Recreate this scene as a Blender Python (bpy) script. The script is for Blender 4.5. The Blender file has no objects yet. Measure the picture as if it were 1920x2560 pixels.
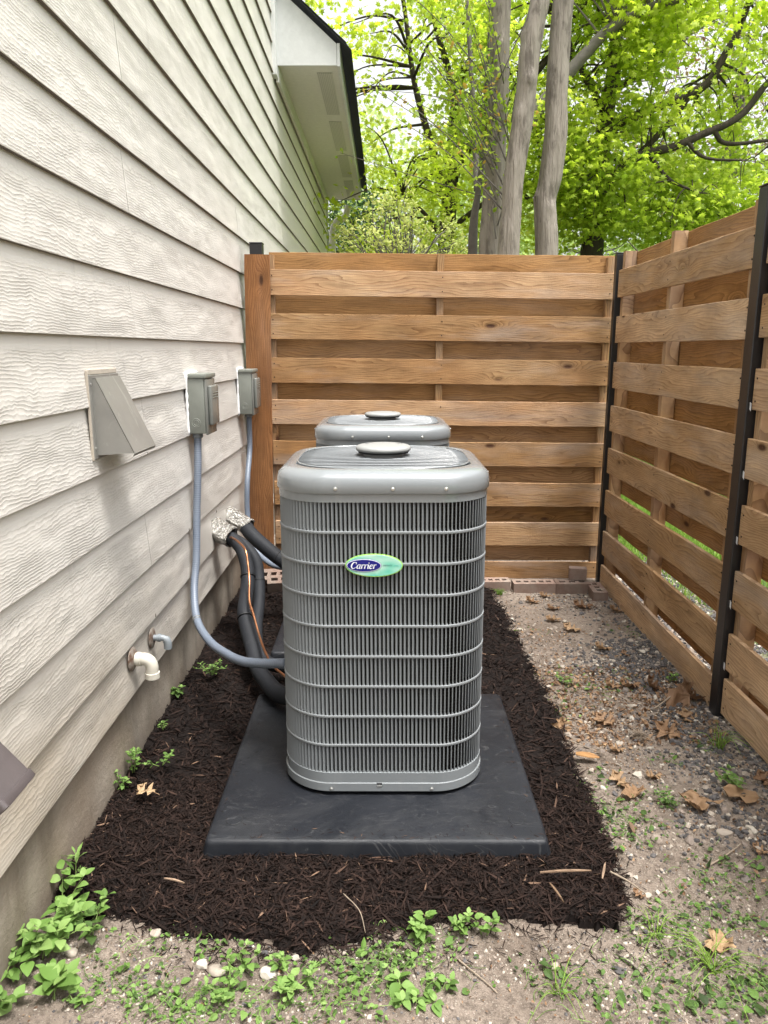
import bpy, bmesh, math, random
import numpy as np
from mathutils import Vector, Matrix, noise

# ------------------------------------------------------------------ camera, sky, sun, exposure
scene = bpy.context.scene
COL = scene.collection
rnd = random.Random(7)
RS = np.random.RandomState(11)
R = math.radians

cam_d = bpy.data.cameras.new('camera')
cam_d.sensor_fit = 'VERTICAL'
cam_d.sensor_height = 36.0
cam_d.lens = 1890.0 / 2560.0 * 36.0
cam_d.clip_start = 0.02
cam_d.clip_end = 600
cam = bpy.data.objects.new('camera', cam_d)
cam.location = (0, 0, 1.30)
cam.rotation_euler = (R(90) - math.atan(406 / 1890), 0, math.atan(3.5 / 1890))
COL.objects.link(cam)
scene.camera = cam

SUN_EL, SUN_AZ = R(74), R(135)      # azimuth measured clockwise from +Y
world = bpy.data.worlds.new('World')
scene.world = world
world.use_nodes = True
wn, wl = world.node_tree.nodes, world.node_tree.links
for n in list(wn):
    wn.remove(n)
sky = wn.new('ShaderNodeTexSky')
sky.sky_type = 'NISHITA'
sky.sun_disc = False
sky.sun_elevation = SUN_EL
sky.sun_rotation = SUN_AZ
sky.air_density = 1.0
sky.dust_density = 6.0
sky.ozone_density = 1.0
hsv = wn.new('ShaderNodeHueSaturation')
hsv.inputs['Saturation'].default_value = 0.10
bg = wn.new('ShaderNodeBackground')
bg.inputs['Strength'].default_value = 0.15
wo = wn.new('ShaderNodeOutputWorld')
wl.new(sky.outputs[0], hsv.inputs['Color'])
wl.new(hsv.outputs[0], bg.inputs['Color'])
wl.new(bg.outputs[0], wo.inputs['Surface'])

sun_d = bpy.data.lights.new('sun', 'SUN')
sun_d.energy = 2.2
sun_d.angle = R(16)
sun_d.color = (1.0, 0.965, 0.91)
sun = bpy.data.objects.new('sun', sun_d)
sun_dir = Vector((math.sin(SUN_AZ) * math.cos(SUN_EL), math.cos(SUN_AZ) * math.cos(SUN_EL), math.sin(SUN_EL)))
sun.rotation_euler = sun_dir.to_track_quat('Z', 'Y').to_euler()
COL.objects.link(sun)

scene.view_settings.view_transform = 'Standard'
scene.view_settings.look = 'None'
scene.view_settings.gamma = 1
scene.view_settings.use_curve_mapping = False
scene.view_settings.exposure = 1.34
scene.render.engine = 'CYCLES'
scene.cycles.use_denoising = True
scene.cycles.max_bounces = 8
scene.cycles.transparent_max_bounces = 8

# ------------------------------------------------------------------ helpers
class MB:
    """collects vertices and faces (with a per-vertex tint) and links them as one mesh object"""
    def __init__(self):
        self.v = []; self.f = []; self.t = []; self.n = 0; self.m = []
    def add(self, v, f, tint=0.5, mat=0):
        v = np.asarray(v, dtype=np.float32).reshape(-1, 3)
        f = np.asarray(f, dtype=np.int32)
        self.f.append(f + self.n)
        self.m.append(np.full(len(f), mat, np.int32))
        self.v.append(v)
        t = np.empty(len(v), np.float32); t[:] = tint
        self.t.append(t)
        self.n += len(v)
        return self
    def mesh(self, name, mats, smooth=False, sharp=None):
        me = bpy.data.meshes.new(name)
        V = np.concatenate(self.v)
        loops = np.concatenate([f.ravel() for f in self.f])
        tot = np.concatenate([np.full(len(f), f.shape[1], np.int32) for f in self.f])
        start = np.concatenate([[0], np.cumsum(tot)[:-1]]).astype(np.int32)
        me.vertices.add(len(V)); me.vertices.foreach_set('co', V.ravel())
        me.loops.add(len(loops)); me.loops.foreach_set('vertex_index', loops)
        me.polygons.add(len(tot)); me.polygons.foreach_set('loop_start', start)
        try:
            me.polygons.foreach_set('loop_total', tot)
        except Exception:
            pass
        me.polygons.foreach_set('material_index', np.concatenate(self.m))
        a = me.attributes.new('tint', 'FLOAT', 'POINT')
        a.data.foreach_set('value', np.concatenate(self.t))
        for m in (mats if isinstance(mats, (list, tuple)) else [mats]):
            me.materials.append(m)
        me.update(calc_edges=True)
        me.validate()
        if smooth:
            me.polygons.foreach_set('use_smooth', np.ones(len(me.polygons), bool))
            if sharp is not None:
                me.set_sharp_from_angle(angle=R(sharp))
        else:
            me.polygons.foreach_set('use_smooth', np.zeros(len(me.polygons), bool))
        return me
    def build(self, name, mats, parent=None, smooth=False, sharp=None, loc=None, kind=None):
        return link(name, self.mesh(name, mats, smooth, sharp), parent, loc, kind)

def link(name, me, parent=None, loc=None, kind=None):
    o = bpy.data.objects.new(name, me)
    COL.objects.link(o)
    if parent is not None:
        o.parent = parent
    if loc is not None:
        o.location = loc
    if kind:
        o['kind'] = kind
    return o

def thing(name, label, cat, loc=(0, 0, 0), rotz=0, group=None):
    o = bpy.data.objects.new(name, None)
    COL.objects.link(o)
    o.location = loc
    o.rotation_euler = (0, 0, rotz)
    o.empty_display_size = 0.05
    return tag(o, label, cat, group)

def tag(o, label, cat, group=None):
    o['label'] = label
    o['category'] = cat
    if group:
        o['group'] = group
    return o

BOXF = np.array([[0, 3, 2, 1], [4, 5, 6, 7], [0, 1, 5, 4], [1, 2, 6, 5], [2, 3, 7, 6], [3, 0, 4, 7]])
def box(mb, x0, x1, y0, y1, z0, z1, tint=0.5, mat=0):
    v = [(x0, y0, z0), (x1, y0, z0), (x1, y1, z0), (x0, y1, z0), (x0, y0, z1), (x1, y0, z1), (x1, y1, z1), (x0, y1, z1)]
    return mb.add(v, BOXF, tint, mat)

def bevel_box(mb, x0, x1, y0, y1, z0, z1, b=0.003, seg=2, tint=0.5, mat=0, M=None):
    bm = bmesh.new()
    bmesh.ops.create_cube(bm, size=1)
    for v in bm.verts:
        v.co = Vector(((x0 + x1) / 2 + v.co.x * (x1 - x0), (y0 + y1) / 2 + v.co.y * (y1 - y0), (z0 + z1) / 2 + v.co.z * (z1 - z0)))
    bmesh.ops.bevel(bm, geom=bm.edges[:], offset=b, segments=seg, profile=0.5, affect='EDGES')
    return add_bm(mb, bm, tint, mat, M)

def add_bm(mb, bm, tint=0.5, mat=0, M=None):
    bmesh.ops.triangulate(bm, faces=[f for f in bm.faces if len(f.verts) > 4])
    bm.verts.ensure_lookup_table()
    if M is not None:
        bm.transform(M)
    v = np.array([x.co[:] for x in bm.verts], np.float32)
    base = mb.n
    q = [[w.index for w in f.verts] for f in bm.faces if len(f.verts) == 4]
    t = [[w.index for w in f.verts] for f in bm.faces if len(f.verts) == 3]
    first = True
    for fs in (q, t):
        if fs:
            if first:
                mb.add(v, fs, tint, mat); first = False
            else:
                mb.f.append(np.array(fs, np.int32) + base)
                mb.m.append(np.full(len(fs), mat, np.int32))
    bm.free()
    return mb

def spline(pts, n=8):
    P = [np.array(p, float) for p in pts]
    if len(P) < 3:
        return [P[0] + (P[-1] - P[0]) * i / n for i in range(n + 1)]
    P = [2 * P[0] - P[1]] + P + [2 * P[-1] - P[-2]]
    out = []
    for i in range(1, len(P) - 2):
        p0, p1, p2, p3 = P[i - 1:i + 3]
        for k in range(n):
            t = k / n
            out.append(0.5 * ((2 * p1) + (-p0 + p2) * t + (2 * p0 - 5 * p1 + 4 * p2 - p3) * t * t + (-p0 + 3 * p1 - 3 * p2 + p3) * t ** 3))
    out.append(P[-2])
    return out

def tube(mb, pts, rad, seg=12, tint=0.5, mat=0, cap=True, wob=0.0, squash=None):
    P = np.array(pts, float)
    n = len(P)
    rad = np.array([rad] * n if np.isscalar(rad) else rad, float)
    T = np.gradient(P, axis=0)
    T /= np.linalg.norm(T, axis=1)[:, None] + 1e-12
    up = np.array([0, 0, 1.0]) if abs(T[0][2]) < 0.9 else np.array([1.0, 0, 0])
    N = np.cross(T[0], up); N /= np.linalg.norm(N)
    V = []
    ang = np.arange(seg) / seg * 2 * math.pi
    for i in range(n):
        N = N - T[i] * (N @ T[i]); N /= np.linalg.norm(N)
        B = np.cross(T[i], N)
        r = rad[i] * (1 + (RS.uniform(-wob, wob, seg) if wob else 0))
        V.append(P[i] + (np.cos(ang) * r)[:, None] * N + (np.sin(ang) * r)[:, None] * B)
    V = np.concatenate(V)
    i = np.arange(n - 1)[:, None] * seg; j = np.arange(seg)[None, :]; k = (j + 1) % seg
    F = np.stack([i + j, i + k, i + seg + k, i + seg + j], -1).reshape(-1, 4)
    base = mb.n
    mb.add(V, F, tint, mat)
    if cap:
        mb.v.append(np.array([P[0], P[-1]], np.float32)); mb.t.append(np.full(2, np.float32(np.mean(tint))))
        a = base + n * seg
        j = np.arange(seg); k = (j + 1) % seg
        f = np.concatenate([np.stack([np.full(seg, a), base + k, base + j], -1), np.stack([np.full(seg, a + 1), base + (n - 1) * seg + j, base + (n - 1) * seg + k], -1)])
        mb.f.append(f.astype(np.int32)); mb.m.append(np.full(len(f), mat, np.int32))
        mb.n += 2
    return mb

def loft(mb, rings, closed=True, tint=0.5, mat=0, cap0=False, cap1=False):
    """rings: list of (N,3) arrays"""
    N = len(rings[0]); V = np.concatenate(rings)
    i = np.arange(len(rings) - 1)[:, None] * N; j = np.arange(N if closed else N - 1)[None, :]; k = (j + 1) % N
    F = np.stack([i + j, i + k, i + N + k, i + N + j], -1).reshape(-1, 4)
    base = mb.n
    mb.add(V, F, tint, mat)
    for c, off, flip in ((cap0, 0, True), (cap1, (len(rings) - 1) * N, False)):
        if c:
            ctr = rings[0 if flip else -1].mean(0)
            mb.v.append(np.array([ctr], np.float32)); mb.t.append(np.array([tint], np.float32))
            j = np.arange(N); k = (j + 1) % N
            f = np.stack([np.full(N, mb.n), base + off + (k if flip else j), base + off + (j if flip else k)], -1)
            mb.f.append(f.astype(np.int32)); mb.m.append(np.full(len(f), mat, np.int32))
            mb.n += 1
    return mb

def lathe(mb, prof, seg=24, M=None, tint=0.5, mat=0):
    a = np.arange(seg) / seg * 2 * math.pi
    rings = []
    for r, z in prof:
        rings.append(np.stack([np.cos(a) * r, np.sin(a) * r, np.full(seg, z)], -1))
    if M is not None:
        Mn = np.array(M)
        rings = [q @ Mn[:3, :3].T + Mn[:3, 3] for q in rings]
    return loft(mb, rings, tint=tint, mat=mat, cap0=prof[0][0] > 1e-4, cap1=prof[-1][0] > 1e-4)

def aim(loc, d):
    return Matrix.Translation(Vector(loc)) @ Vector(d).to_track_quat('Z', 'Y').to_matrix().to_4x4()

def scatter(mb, base_v, base_f, pos, rot, scl, tint, mat=0):
    """instances of a small shape baked into one mesh; rot (N,3,3), scl (N,) or (N,3)"""
    bv = np.asarray(base_v, float); bf = np.asarray(base_f)
    N = len(pos); k = len(bv)
    if scl.ndim == 1:
        scl = scl[:, None]
    V = bv[None] * scl[:, None, :]
    V = np.einsum('nij,nkj->nki', rot, V) + pos[:, None, :]
    F = bf[None] + (np.arange(N) * k)[:, None, None]
    mb.add(V.reshape(-1, 3), F.reshape(-1, bf.shape[1]), np.repeat(np.asarray(tint, np.float32), k), mat)

def rand_rot(N, tilt=None, rs=RS):
    """random heading, tilt from upright drawn from N(0,tilt) (or any orientation)"""
    a = rs.uniform(0, 2 * math.pi, N); ca, sa = np.cos(a), np.sin(a)
    Z = np.zeros(N); O = np.ones(N)
    Rz = np.stack([np.stack([ca, -sa, Z], -1), np.stack([sa, ca, Z], -1), np.stack([Z, Z, O], -1)], 1)
    tx = rs.uniform(-math.pi, math.pi, N) if tilt is None else rs.normal(0, tilt, N)
    ty = rs.uniform(-math.pi, math.pi, N) if tilt is None else rs.normal(0, tilt, N)
    c, s = np.cos(tx), np.sin(tx)
    Rx = np.stack([np.stack([O, Z, Z], -1), np.stack([Z, c, -s], -1), np.stack([Z, s, c], -1)], 1)
    c, s = np.cos(ty), np.sin(ty)
    Ry = np.stack([np.stack([c, Z, s], -1), np.stack([Z, O, Z], -1), np.stack([-s, Z, c], -1)], 1)
    return Rz @ Rx @ Ry

def outline_leaf(pts, fold=0.25, curl=0.0, cup=0.0):
    """symmetric leaf from right-hand outline points (x>=0,y) base->tip; midrib at x=0; returns v,f(tri)"""
    n = len(pts)
    v = []
    for x, y in pts:
        v.append((x, y, fold * x - curl * y * y + cup * x * x))
    for x, y in pts:
        v.append((-x, y, fold * x - curl * y * y + cup * x * x))
    mid = []
    for i, (x, y) in enumerate(pts):
        mid.append((0, y if i not in (0, n - 1) else pts[i][1], -curl * y * y))
    v += mid
    f = []
    for i in range(n - 1):
        f += [(2 * n + i, i, i + 1), (2 * n + i, i + 1, 2 * n + i + 1), (2 * n + i, n + i + 1, n + i), (2 * n + i, 2 * n + i + 1, n + i + 1)]
    v = np.array(v)
    f = [t for t in f if np.linalg.norm(np.cross(v[t[1]] - v[t[0]], v[t[2]] - v[t[0]])) > 1e-9]
    return v, np.array(f)

def fbm(x, y, z, s=1.0, o=3):
    return noise.fractal(Vector((x * s, y * s, z * s)), 1.0, 2.0, o)

# ------------------------------------------------------------------ materials
class NT:
    def __init__(self, name, rough=0.6, spec=0.5, metal=0.0, sub=None):
        self.m = bpy.data.materials.new(name); self.m.use_nodes = True
        self.t = self.m.node_tree
        self.b = self.t.nodes['Principled BSDF']
        self.b.inputs['Roughness'].default_value = rough
        self.b.inputs['Metallic'].default_value = metal
        self.b.inputs['Specular IOR Level'].default_value = spec
    def n(self, typ, **kw):
        nd = self.t.nodes.new('ShaderNode' + typ)
        for k, v in kw.items():
            setattr(nd, k, v)
        return nd
    def l(self, a, b):
        self.t.links.new(a, b)
    def val(self, sock, x):
        if hasattr(x, 'links') or isinstance(x, bpy.types.NodeSocket):
            self.l(x, sock)
        else:
            sock.default_value = x
    def math(self, op, a, b=None, c=None, clamp=False):
        nd = self.n('Math', operation=op); nd.use_clamp = clamp
        self.val(nd.inputs[0], a)
        if b is not None: self.val(nd.inputs[1], b)
        if c is not None: self.val(nd.inputs[2], c)
        return nd.outputs[0]
    def vmath(self, op, a, b=None):
        nd = self.n('VectorMath', operation=op)
        self.val(nd.inputs[0], a)
        if b is not None: self.val(nd.inputs[1], b)
        return nd.outputs[0] if op not in ('LENGTH', 'DOT_PRODUCT', 'DISTANCE') else nd.outputs['Value']
    def coord(self, which='Object'):
        return self.n('TexCoord').outputs[which]
    def world(self):
        return self.n('NewGeometry').outputs['Position']
    def orand(self):
        return self.n('ObjectInfo').outputs['Random']
    def tint(self):
        nd = self.n('Attribute'); nd.attribute_name = 'tint'
        return nd.outputs['Fac']
    def noise(self, vec, scale=5.0, detail=3.0, rough=0.55, dist=0.0, out=0):
        nd = self.n('TexNoise')
        if vec is not None: self.l(vec, nd.inputs['Vector'])
        self.val(nd.inputs['Scale'], scale); nd.inputs['Detail'].default_value = detail
        nd.inputs['Roughness'].default_value = rough; nd.inputs['Distortion'].default_value = dist
        return nd.outputs[out]
    def vor(self, vec, scale=5.0, feature='F1', out='Distance', rnd_=1.0):
        nd = self.n('TexVoronoi', feature=feature)
        if vec is not None: self.l(vec, nd.inputs['Vector'])
        nd.inputs['Scale'].default_value = scale; nd.inputs['Randomness'].default_value = rnd_
        return nd.outputs[out]
    def ramp(self, fac, stops, interp='LINEAR'):
        nd = self.n('ValToRGB'); cr = nd.color_ramp; cr.interpolation = interp
        while len(cr.elements) < len(stops): cr.elements.new(0.5)
        for e, (p, c) in zip(cr.elements, stops):
            e.position = p; e.color = (*c, 1) if len(c) == 3 else c
        self.val(nd.inputs[0], fac)
        return nd.outputs[0]
    def mix(self, fac, a, b, mode='MIX'):
        nd = self.n('Mix', data_type='RGBA', blend_type=mode)
        self.val(nd.inputs[0], fac)
        for s, x in ((nd.inputs[6], a), (nd.inputs[7], b)):
            if isinstance(x, tuple): s.default_value = (*x, 1) if len(x) == 3 else x
            else: self.l(x, s)
        return nd.outputs[2]
    def map(self, x, a0, a1, b0, b1, clamp=True):
        nd = self.n('MapRange'); nd.clamp = clamp
        self.val(nd.inputs[0], x)
        for i, v in enumerate((a0, a1, b0, b1)): nd.inputs[i + 1].default_value = v
        return nd.outputs[0]
    def sep(self, v):
        return self.n('SeparateXYZ'), v
    def xyz(self, v):
        nd = self.n('SeparateXYZ'); self.l(v, nd.inputs[0]); return nd.outputs
    def comb(self, x, y, z):
        nd = self.n('CombineXYZ')
        for i, s in enumerate((x, y, z)): self.val(nd.inputs[i], s)
        return nd.outputs[0]
    def scale(self, v, s):
        nd = self.n('VectorMath', operation='MULTIPLY'); self.l(v, nd.inputs[0]); nd.inputs[1].default_value = s
        return nd.outputs[0]
    def col(self, c):
        self.val(self.b.inputs['Base Color'], (*c, 1) if isinstance(c, tuple) else c)
        return self
    def bump(self, h, dist=0.002, strength=1.0, prev=None):
        nd = self.n('Bump'); nd.inputs['Distance'].default_value = dist; nd.inputs['Strength'].default_value = strength
        self.l(h, nd.inputs['Height'])
        if prev is not None: self.l(prev, nd.inputs['Normal'])
        self.l(nd.outputs[0], self.b.inputs['Normal'])
        return nd.outputs[0]
    def rough(self, x):
        self.val(self.b.inputs['Roughness'], x); return self

def simple(name, c, rough=0.6, metal=0.0, spec=0.5, vary=0.12, scale=30, bump=0.0, bscale=200):
    k = NT(name, rough, spec, metal)
    p = k.coord()
    nz = k.noise(p, scale, 4)
    k.col(k.mix(nz, tuple(x * (1 - vary) for x in c), tuple(min(1, x * (1 + vary)) for x in c)))
    if bump:
        k.bump(k.noise(p, bscale, 3), bump, 0.6)
    return k.m

# --- siding: painted fibre cement with embossed cedar grain
def siding_mat():
    k = NT('siding_paint', 0.5, 0.4)
    c = k.coord(); r = k.orand()
    off = k.comb(0.0, k.math('MULTIPLY', r, 57.0), k.math('MULTIPLY', r, 23.0))
    p = k.vmath('ADD', c, off)
    s = k.xyz(c)
    n1 = k.noise(k.scale(p, (1, 1.5, 7.0)), 1.0, 2.0, 0.5)
    n2 = k.noise(k.scale(p, (1, 7.0, 16.0)), 1.0, 2.0, 0.6)
    n3 = k.noise(k.scale(p, (1, 42.0, 26.0)), 1.0, 1.0)
    ph = k.math('ADD', k.math('MULTIPLY', s[2], 112.0), k.math('MULTIPLY', n1, 7.5))
    ph = k.math('ADD', ph, k.math('MULTIPLY', n2, 2.6))
    ph = k.math('ADD', ph, k.math('MULTIPLY', n3, 1.1))
    saw = k.math('FRACT', ph)
    tri = k.math('POWER', saw, 1.9)
    amp = k.map(k.noise(k.scale(p, (1, 5.0, 13.0)), 1.0, 2.0), 0.30, 0.60, 0.55, 1.0)
    mask = k.map(s[2], 0.148, 0.162, 1.0, 0.0)
    h = k.math('MULTIPLY', k.math('MULTIPLY', tri, amp), mask)
    h = k.math('ADD', h, k.math('MULTIPLY', mask, 0.35))
    h = k.math('ADD', h, k.math('MULTIPLY', k.noise(p, 160.0, 2.0), 0.12))
    k.bump(h, 0.0021, 0.8)
    w = k.xyz(k.world())
    base = k.mix(k.noise(p, 3.0, 4), (0.70, 0.665, 0.615), (0.75, 0.718, 0.67))
    # rain splash and soil stain on the lowest rows
    dirt = k.math('MULTIPLY', k.map(w[2], 0.24, 0.80, 1.0, 0.0), k.map(k.noise(k.scale(k.world(), (1, 1.2, 3.0)), 2.2, 4), 0.25, 0.7, 0.45, 1.0))
    near = k.map(w[1], 1.0, 3.2, 1.0, 0.35)
    base = k.mix(k.math('MULTIPLY', dirt, near), base, (0.38, 0.295, 0.195))
    groove = k.math('MULTIPLY', k.math('MULTIPLY', k.math('GREATER_THAN', saw, 0.93), amp), mask)
    base = k.mix(k.math('MULTIPLY', groove, 0.10), base, (0.34, 0.30, 0.26))
    st = k.map(k.noise(k.scale(k.world(), (1, 9, 1.2)), 3.0, 5, 0.65), 0.60, 0.78, 0.0, 0.35)
    base = k.mix(st, base, (0.40, 0.37, 0.33))
    k.col(base)
    return k.m

def wood_mat(name, dark, mid, light, gray=0.2, rough=0.75):
    """sawn cedar: length along local X, height along local Z"""
    k = NT(name, rough, 0.25)
    c = k.coord(); r = k.orand()
    off = k.comb(k.math('MULTIPLY', r, 91.0), k.math('MULTIPLY', r, 13.0), k.math('MULTIPLY', r, 37.0))
    p = k.vmath('ADD', c, off)
    s = k.xyz(c)
    kp = k.scale(p, (2.9, 0.0, 7.6))
    kd = k.vor(kp, 1.0)
    swirl = k.math('EXPONENT', k.math('MULTIPLY', kd, -7.0))
    n1 = k.noise(k.scale(p, (1.3, 3.0, 7.0)), 1.0, 2.0, 0.5)
    n2 = k.noise(k.scale(p, (6.0, 3.0, 30.0)), 1.0, 2.0)
    ph = k.math('ADD', k.math('MULTIPLY', s[2], 84.0), k.math('MULTIPLY', n1, 15.0))
    ph = k.math('ADD', ph, k.math('MULTIPLY', swirl, 7.0))
    ph = k.math('ADD', ph, k.math('MULTIPLY', n2, 1.6))
    ring = k.math('POWER', k.math('FRACT', ph), 2.2)
    fib = k.noise(k.scale(p, (9.0, 20.0, 420.0)), 1.0, 3.0, 0.6)
    tone = k.noise(k.scale(p, (1.7, 2.0, 3.0)), 1.0, 3.0)
    a = k.mix(k.map(tone, 0.3, 0.7, 0.0, 1.0), mid, light)
    a = k.mix(k.math('MULTIPLY', ring, 0.66), a, dark)
    a = k.mix(k.map(fib, 0.42, 0.75, 0.0, 0.42), a, dark)
    br = k.map(r, 0.0, 1.0, 0.68, 1.06)
    a = k.mix(1.0, a, k.n('CombineColor').outputs[0], 'MULTIPLY') if False else a
    nd = k.n('HueSaturation'); k.l(a, nd.inputs['Color']); k.l(br, nd.inputs['Value'])
    k.l(k.map(r, 0.0, 1.0, 1.06, 0.9), nd.inputs['Saturation'])
    a = nd.outputs[0]
    gm = k.map(k.noise(k.scale(p, (1.0, 1.0, 5.0)), 1.6, 4, 0.6), 0.47, 0.75, 0.0, gray)
    a = k.mix(gm, a, (0.36, 0.32, 0.29))
    knot = k.map(kd, 0.055, 0.11, 1.0, 0.0)
    halo = k.map(kd, 0.08, 0.22, 0.5, 0.0)
    sel = k.math('GREATER_THAN', k.xyz(k.vor(kp, 1.0, out='Color'))[0], 0.40)
    a = k.mix(k.math('MULTIPLY', halo, sel), a, tuple(x * 0.55 for x in mid))
    a = k.mix(k.math('MULTIPLY', knot, sel), a, (0.075, 0.032, 0.015))
    k.col(a)
    sawn = k.noise(k.scale(p, (150.0, 40.0, 30.0)), 1.0, 3.0, 0.7)
    patch = k.map(k.noise(k.scale(p, (5.0, 1.0, 14.0)), 1.0, 4.0, 0.65), 0.35, 0.7, 0.78, 1.14)
    nd2 = k.n('HueSaturation'); k.l(a, nd2.inputs['Color']); k.l(patch, nd2.inputs['Value']); k.col(nd2.outputs[0])
    h = k.math('ADD', k.math('MULTIPLY', ring, -0.55), k.math('MULTIPLY', fib, 0.5))
    h = k.math('ADD', h, k.math('MULTIPLY', sawn, 0.45))
    k.bump(h, 0.0024, 0.9)
    return k.m

def leaf_mat(name, stops, trans=0.5, rough=0.45, vein=False, mottled=0.0):
    k = NT(name, rough, 0.35)
    t = k.tint()
    c = k.ramp(t, stops)
    if mottled:
        c = k.mix(k.math('MULTIPLY', k.noise(k.coord(), 60.0, 4), mottled), c, tuple(x * 0.5 for x in stops[0][1]))
    k.col(c)
    tr = k.n('BsdfTranslucent'); k.l(c, tr.inputs['Color'])
    mx = k.n('MixShader'); mx.inputs[0].default_value = trans
    k.l(k.b.outputs[0], mx.inputs[1]); k.l(tr.outputs[0], mx.inputs[2])
    k.l(mx.outputs[0], k.t.nodes['Material Output'].inputs['Surface'])
    return k.m

M = {}
M['siding'] = siding_mat()
M['lap_edge'] = simple('lap_edge_shade', (0.16, 0.135, 0.11), 0.9, vary=0.4, scale=14)  # lap shadow painted into the colour of each board's underside, with brown grime
M['trim'] = simple('white_trim', (0.56, 0.57, 0.56), 0.5, bump=0.0008, bscale=60)
M['soffit'] = simple('soffit_paint', (0.62, 0.61, 0.57), 0.6)
k = NT('soffit_vent', 0.6); p = k.coord()
dots = k.math('LESS_THAN', k.vor(p, 75.0, rnd_=0.0), 0.32)
k.col(k.mix(dots, (0.52, 0.51, 0.47), (0.30, 0.30, 0.27))); M['soffit_vent'] = k.m
k = NT('shingle', 0.9, 0.2); p = k.coord()
k.col(k.mix(k.noise(p, 220.0, 3), (0.012, 0.014, 0.016), (0.06, 0.065, 0.07))); k.bump(k.noise(p, 300.0, 2), 0.002, 0.8); M['shingle'] = k.m
# foundation concrete with damp stains and soil
k = NT('foundation', 0.9, 0.2); p = k.world(); w = k.xyz(p)
a = k.mix(k.map(k.noise(p, 3.0, 6, 0.65), 0.3, 0.7, 0, 1), (0.20, 0.170, 0.138), (0.42, 0.375, 0.315))
a = k.mix(k.map(k.noise(k.scale(p, (1, 5, 1.0)), 1.7, 5, 0.6), 0.5, 0.72, 0.0, 0.7), a, (0.125, 0.105, 0.082))
a = k.mix(k.map(k.noise(p, 1.4, 3), 0.48, 0.68, 0.0, 0.5), a, (0.29, 0.21, 0.14))
a = k.mix(k.map(w[2], 0.0, 0.09, 0.5, 0.0), a, (0.13, 0.095, 0.07))
k.col(a)
h = k.math('ADD', k.noise(p, 90.0, 5, 0.7), k.math('MULTIPLY', k.noise(k.scale(p, (1, 14, 14)), 2.0, 4), 1.2))
k.bump(h, 0.003, 0.7); M['foundation'] = k.m
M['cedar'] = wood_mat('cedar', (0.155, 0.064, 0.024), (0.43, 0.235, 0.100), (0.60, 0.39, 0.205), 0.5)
M['cedar_side'] = wood_mat('cedar_side', (0.22, 0.108, 0.044), (0.52, 0.315, 0.155), (0.68, 0.46, 0.27), 0.5)  # lighter copy of the cedar: brightness of lit boards put into the colour
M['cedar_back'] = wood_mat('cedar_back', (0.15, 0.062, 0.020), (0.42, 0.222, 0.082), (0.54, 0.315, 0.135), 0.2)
M['cedar_post'] = wood_mat('cedar_trim', (0.19, 0.075, 0.030), (0.37, 0.165, 0.068), (0.44, 0.22, 0.098), 0.1)
M['steel'] = simple('black_steel', (0.012, 0.012, 0.014), 0.35, 0.0, 0.6, bump=0.0004, bscale=400)
M['nail'] = simple('nail', (0.03, 0.022, 0.018), 0.6, 0.6)
M['tag'] = simple('paper', (0.8, 0.8, 0.82), 0.7)
k = NT('ac_paint', 0.24, 0.55); p = k.coord(); w = k.xyz(k.world())
a = k.mix(k.noise(p, 4.0, 3), (0.180, 0.195, 0.204), (0.205, 0.220, 0.229))
a = k.mix(k.map(k.noise(k.scale(p, (30, 30, 3)), 1.0, 5, 0.7), 0.55, 0.8, 0.0, 0.28), a, (0.30, 0.295, 0.28))
k.col(a)
k.bump(k.noise(p, 500.0, 2), 0.0001, 0.3); k.b.inputs['Coat Weight'].default_value = 0.6; k.b.inputs['Coat Roughness'].default_value = 0.10; M['ac'] = k.m
k = NT('ac_louver_paint', 0.5, 0.35); k.col((0.185, 0.197, 0.205)); M['ac_louver'] = k.m
k = NT('ac_cap_paint', 0.4, 0.5); k.col((0.26, 0.265, 0.26)); M['ac_cap'] = k.m
k = NT('condenser_coil', 0.45, 0.4, 0.3); p = k.coord(); s = k.xyz(p)
f1 = k.math('FRACT', k.math('MULTIPLY', s[2], 105.0))
a = k.mix(k.math('GREATER_THAN', f1, 0.72), (0.006, 0.006, 0.006), (0.045, 0.042, 0.034))
k.col(a); k.bump(f1, 0.002, 0.8); M['coil'] = k.m
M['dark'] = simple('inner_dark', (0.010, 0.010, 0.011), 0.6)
M['screw'] = simple('zinc_screw', (0.55, 0.55, 0.53), 0.3, 0.8)
# equipment pad: black textured polymer with scuffs and dust
k = NT('pad_plastic', 0.5, 0.30); p = k.coord()
a = k.mix(k.noise(p, 3.0, 6, 0.65), (0.006, 0.0070, 0.0095), (0.018, 0.020, 0.025))
dust = k.map(k.noise(k.scale(p, (1.0, 1.0, 1.0)), 2.6, 7, 0.7, 1.2), 0.50, 0.74, 0.0, 0.5)
a = k.mix(dust, a, (0.050, 0.051, 0.053))
sw = k.noise(k.scale(p, (2.0, 5.0, 1.0)), 2.0, 3, 0.5, 3.0)
a = k.mix(k.map(k.math('ABSOLUTE', k.math('SUBTRACT', sw, 0.5)), 0.0, 0.008, 0.35, 0.0), a, (0.10, 0.10, 0.10))
k.col(a); k.rough(k.map(k.noise(p, 6.0, 4), 0.3, 0.7, 0.30, 0.52)); k.bump(k.noise(p, 900.0, 2), 0.0008, 0.8); M['pad'] = k.m
M['box_gray'] = simple('grey_enclosure', (0.19, 0.20, 0.175), 0.42, bump=0.0003, bscale=500)
M['cover_gray'] = simple('grey_cover', (0.165, 0.17, 0.155), 0.25)
M['caulk'] = simple('white_caulk', (0.80, 0.80, 0.80), 0.6, bump=0.002, bscale=80)
k = NT('conduit_plastic', 0.38, 0.5); p = k.coord()
k.col(k.mix(k.noise(p, 8.0, 4), (0.115, 0.14, 0.185), (0.16, 0.185, 0.225))); M['conduit'] = k.m
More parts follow.
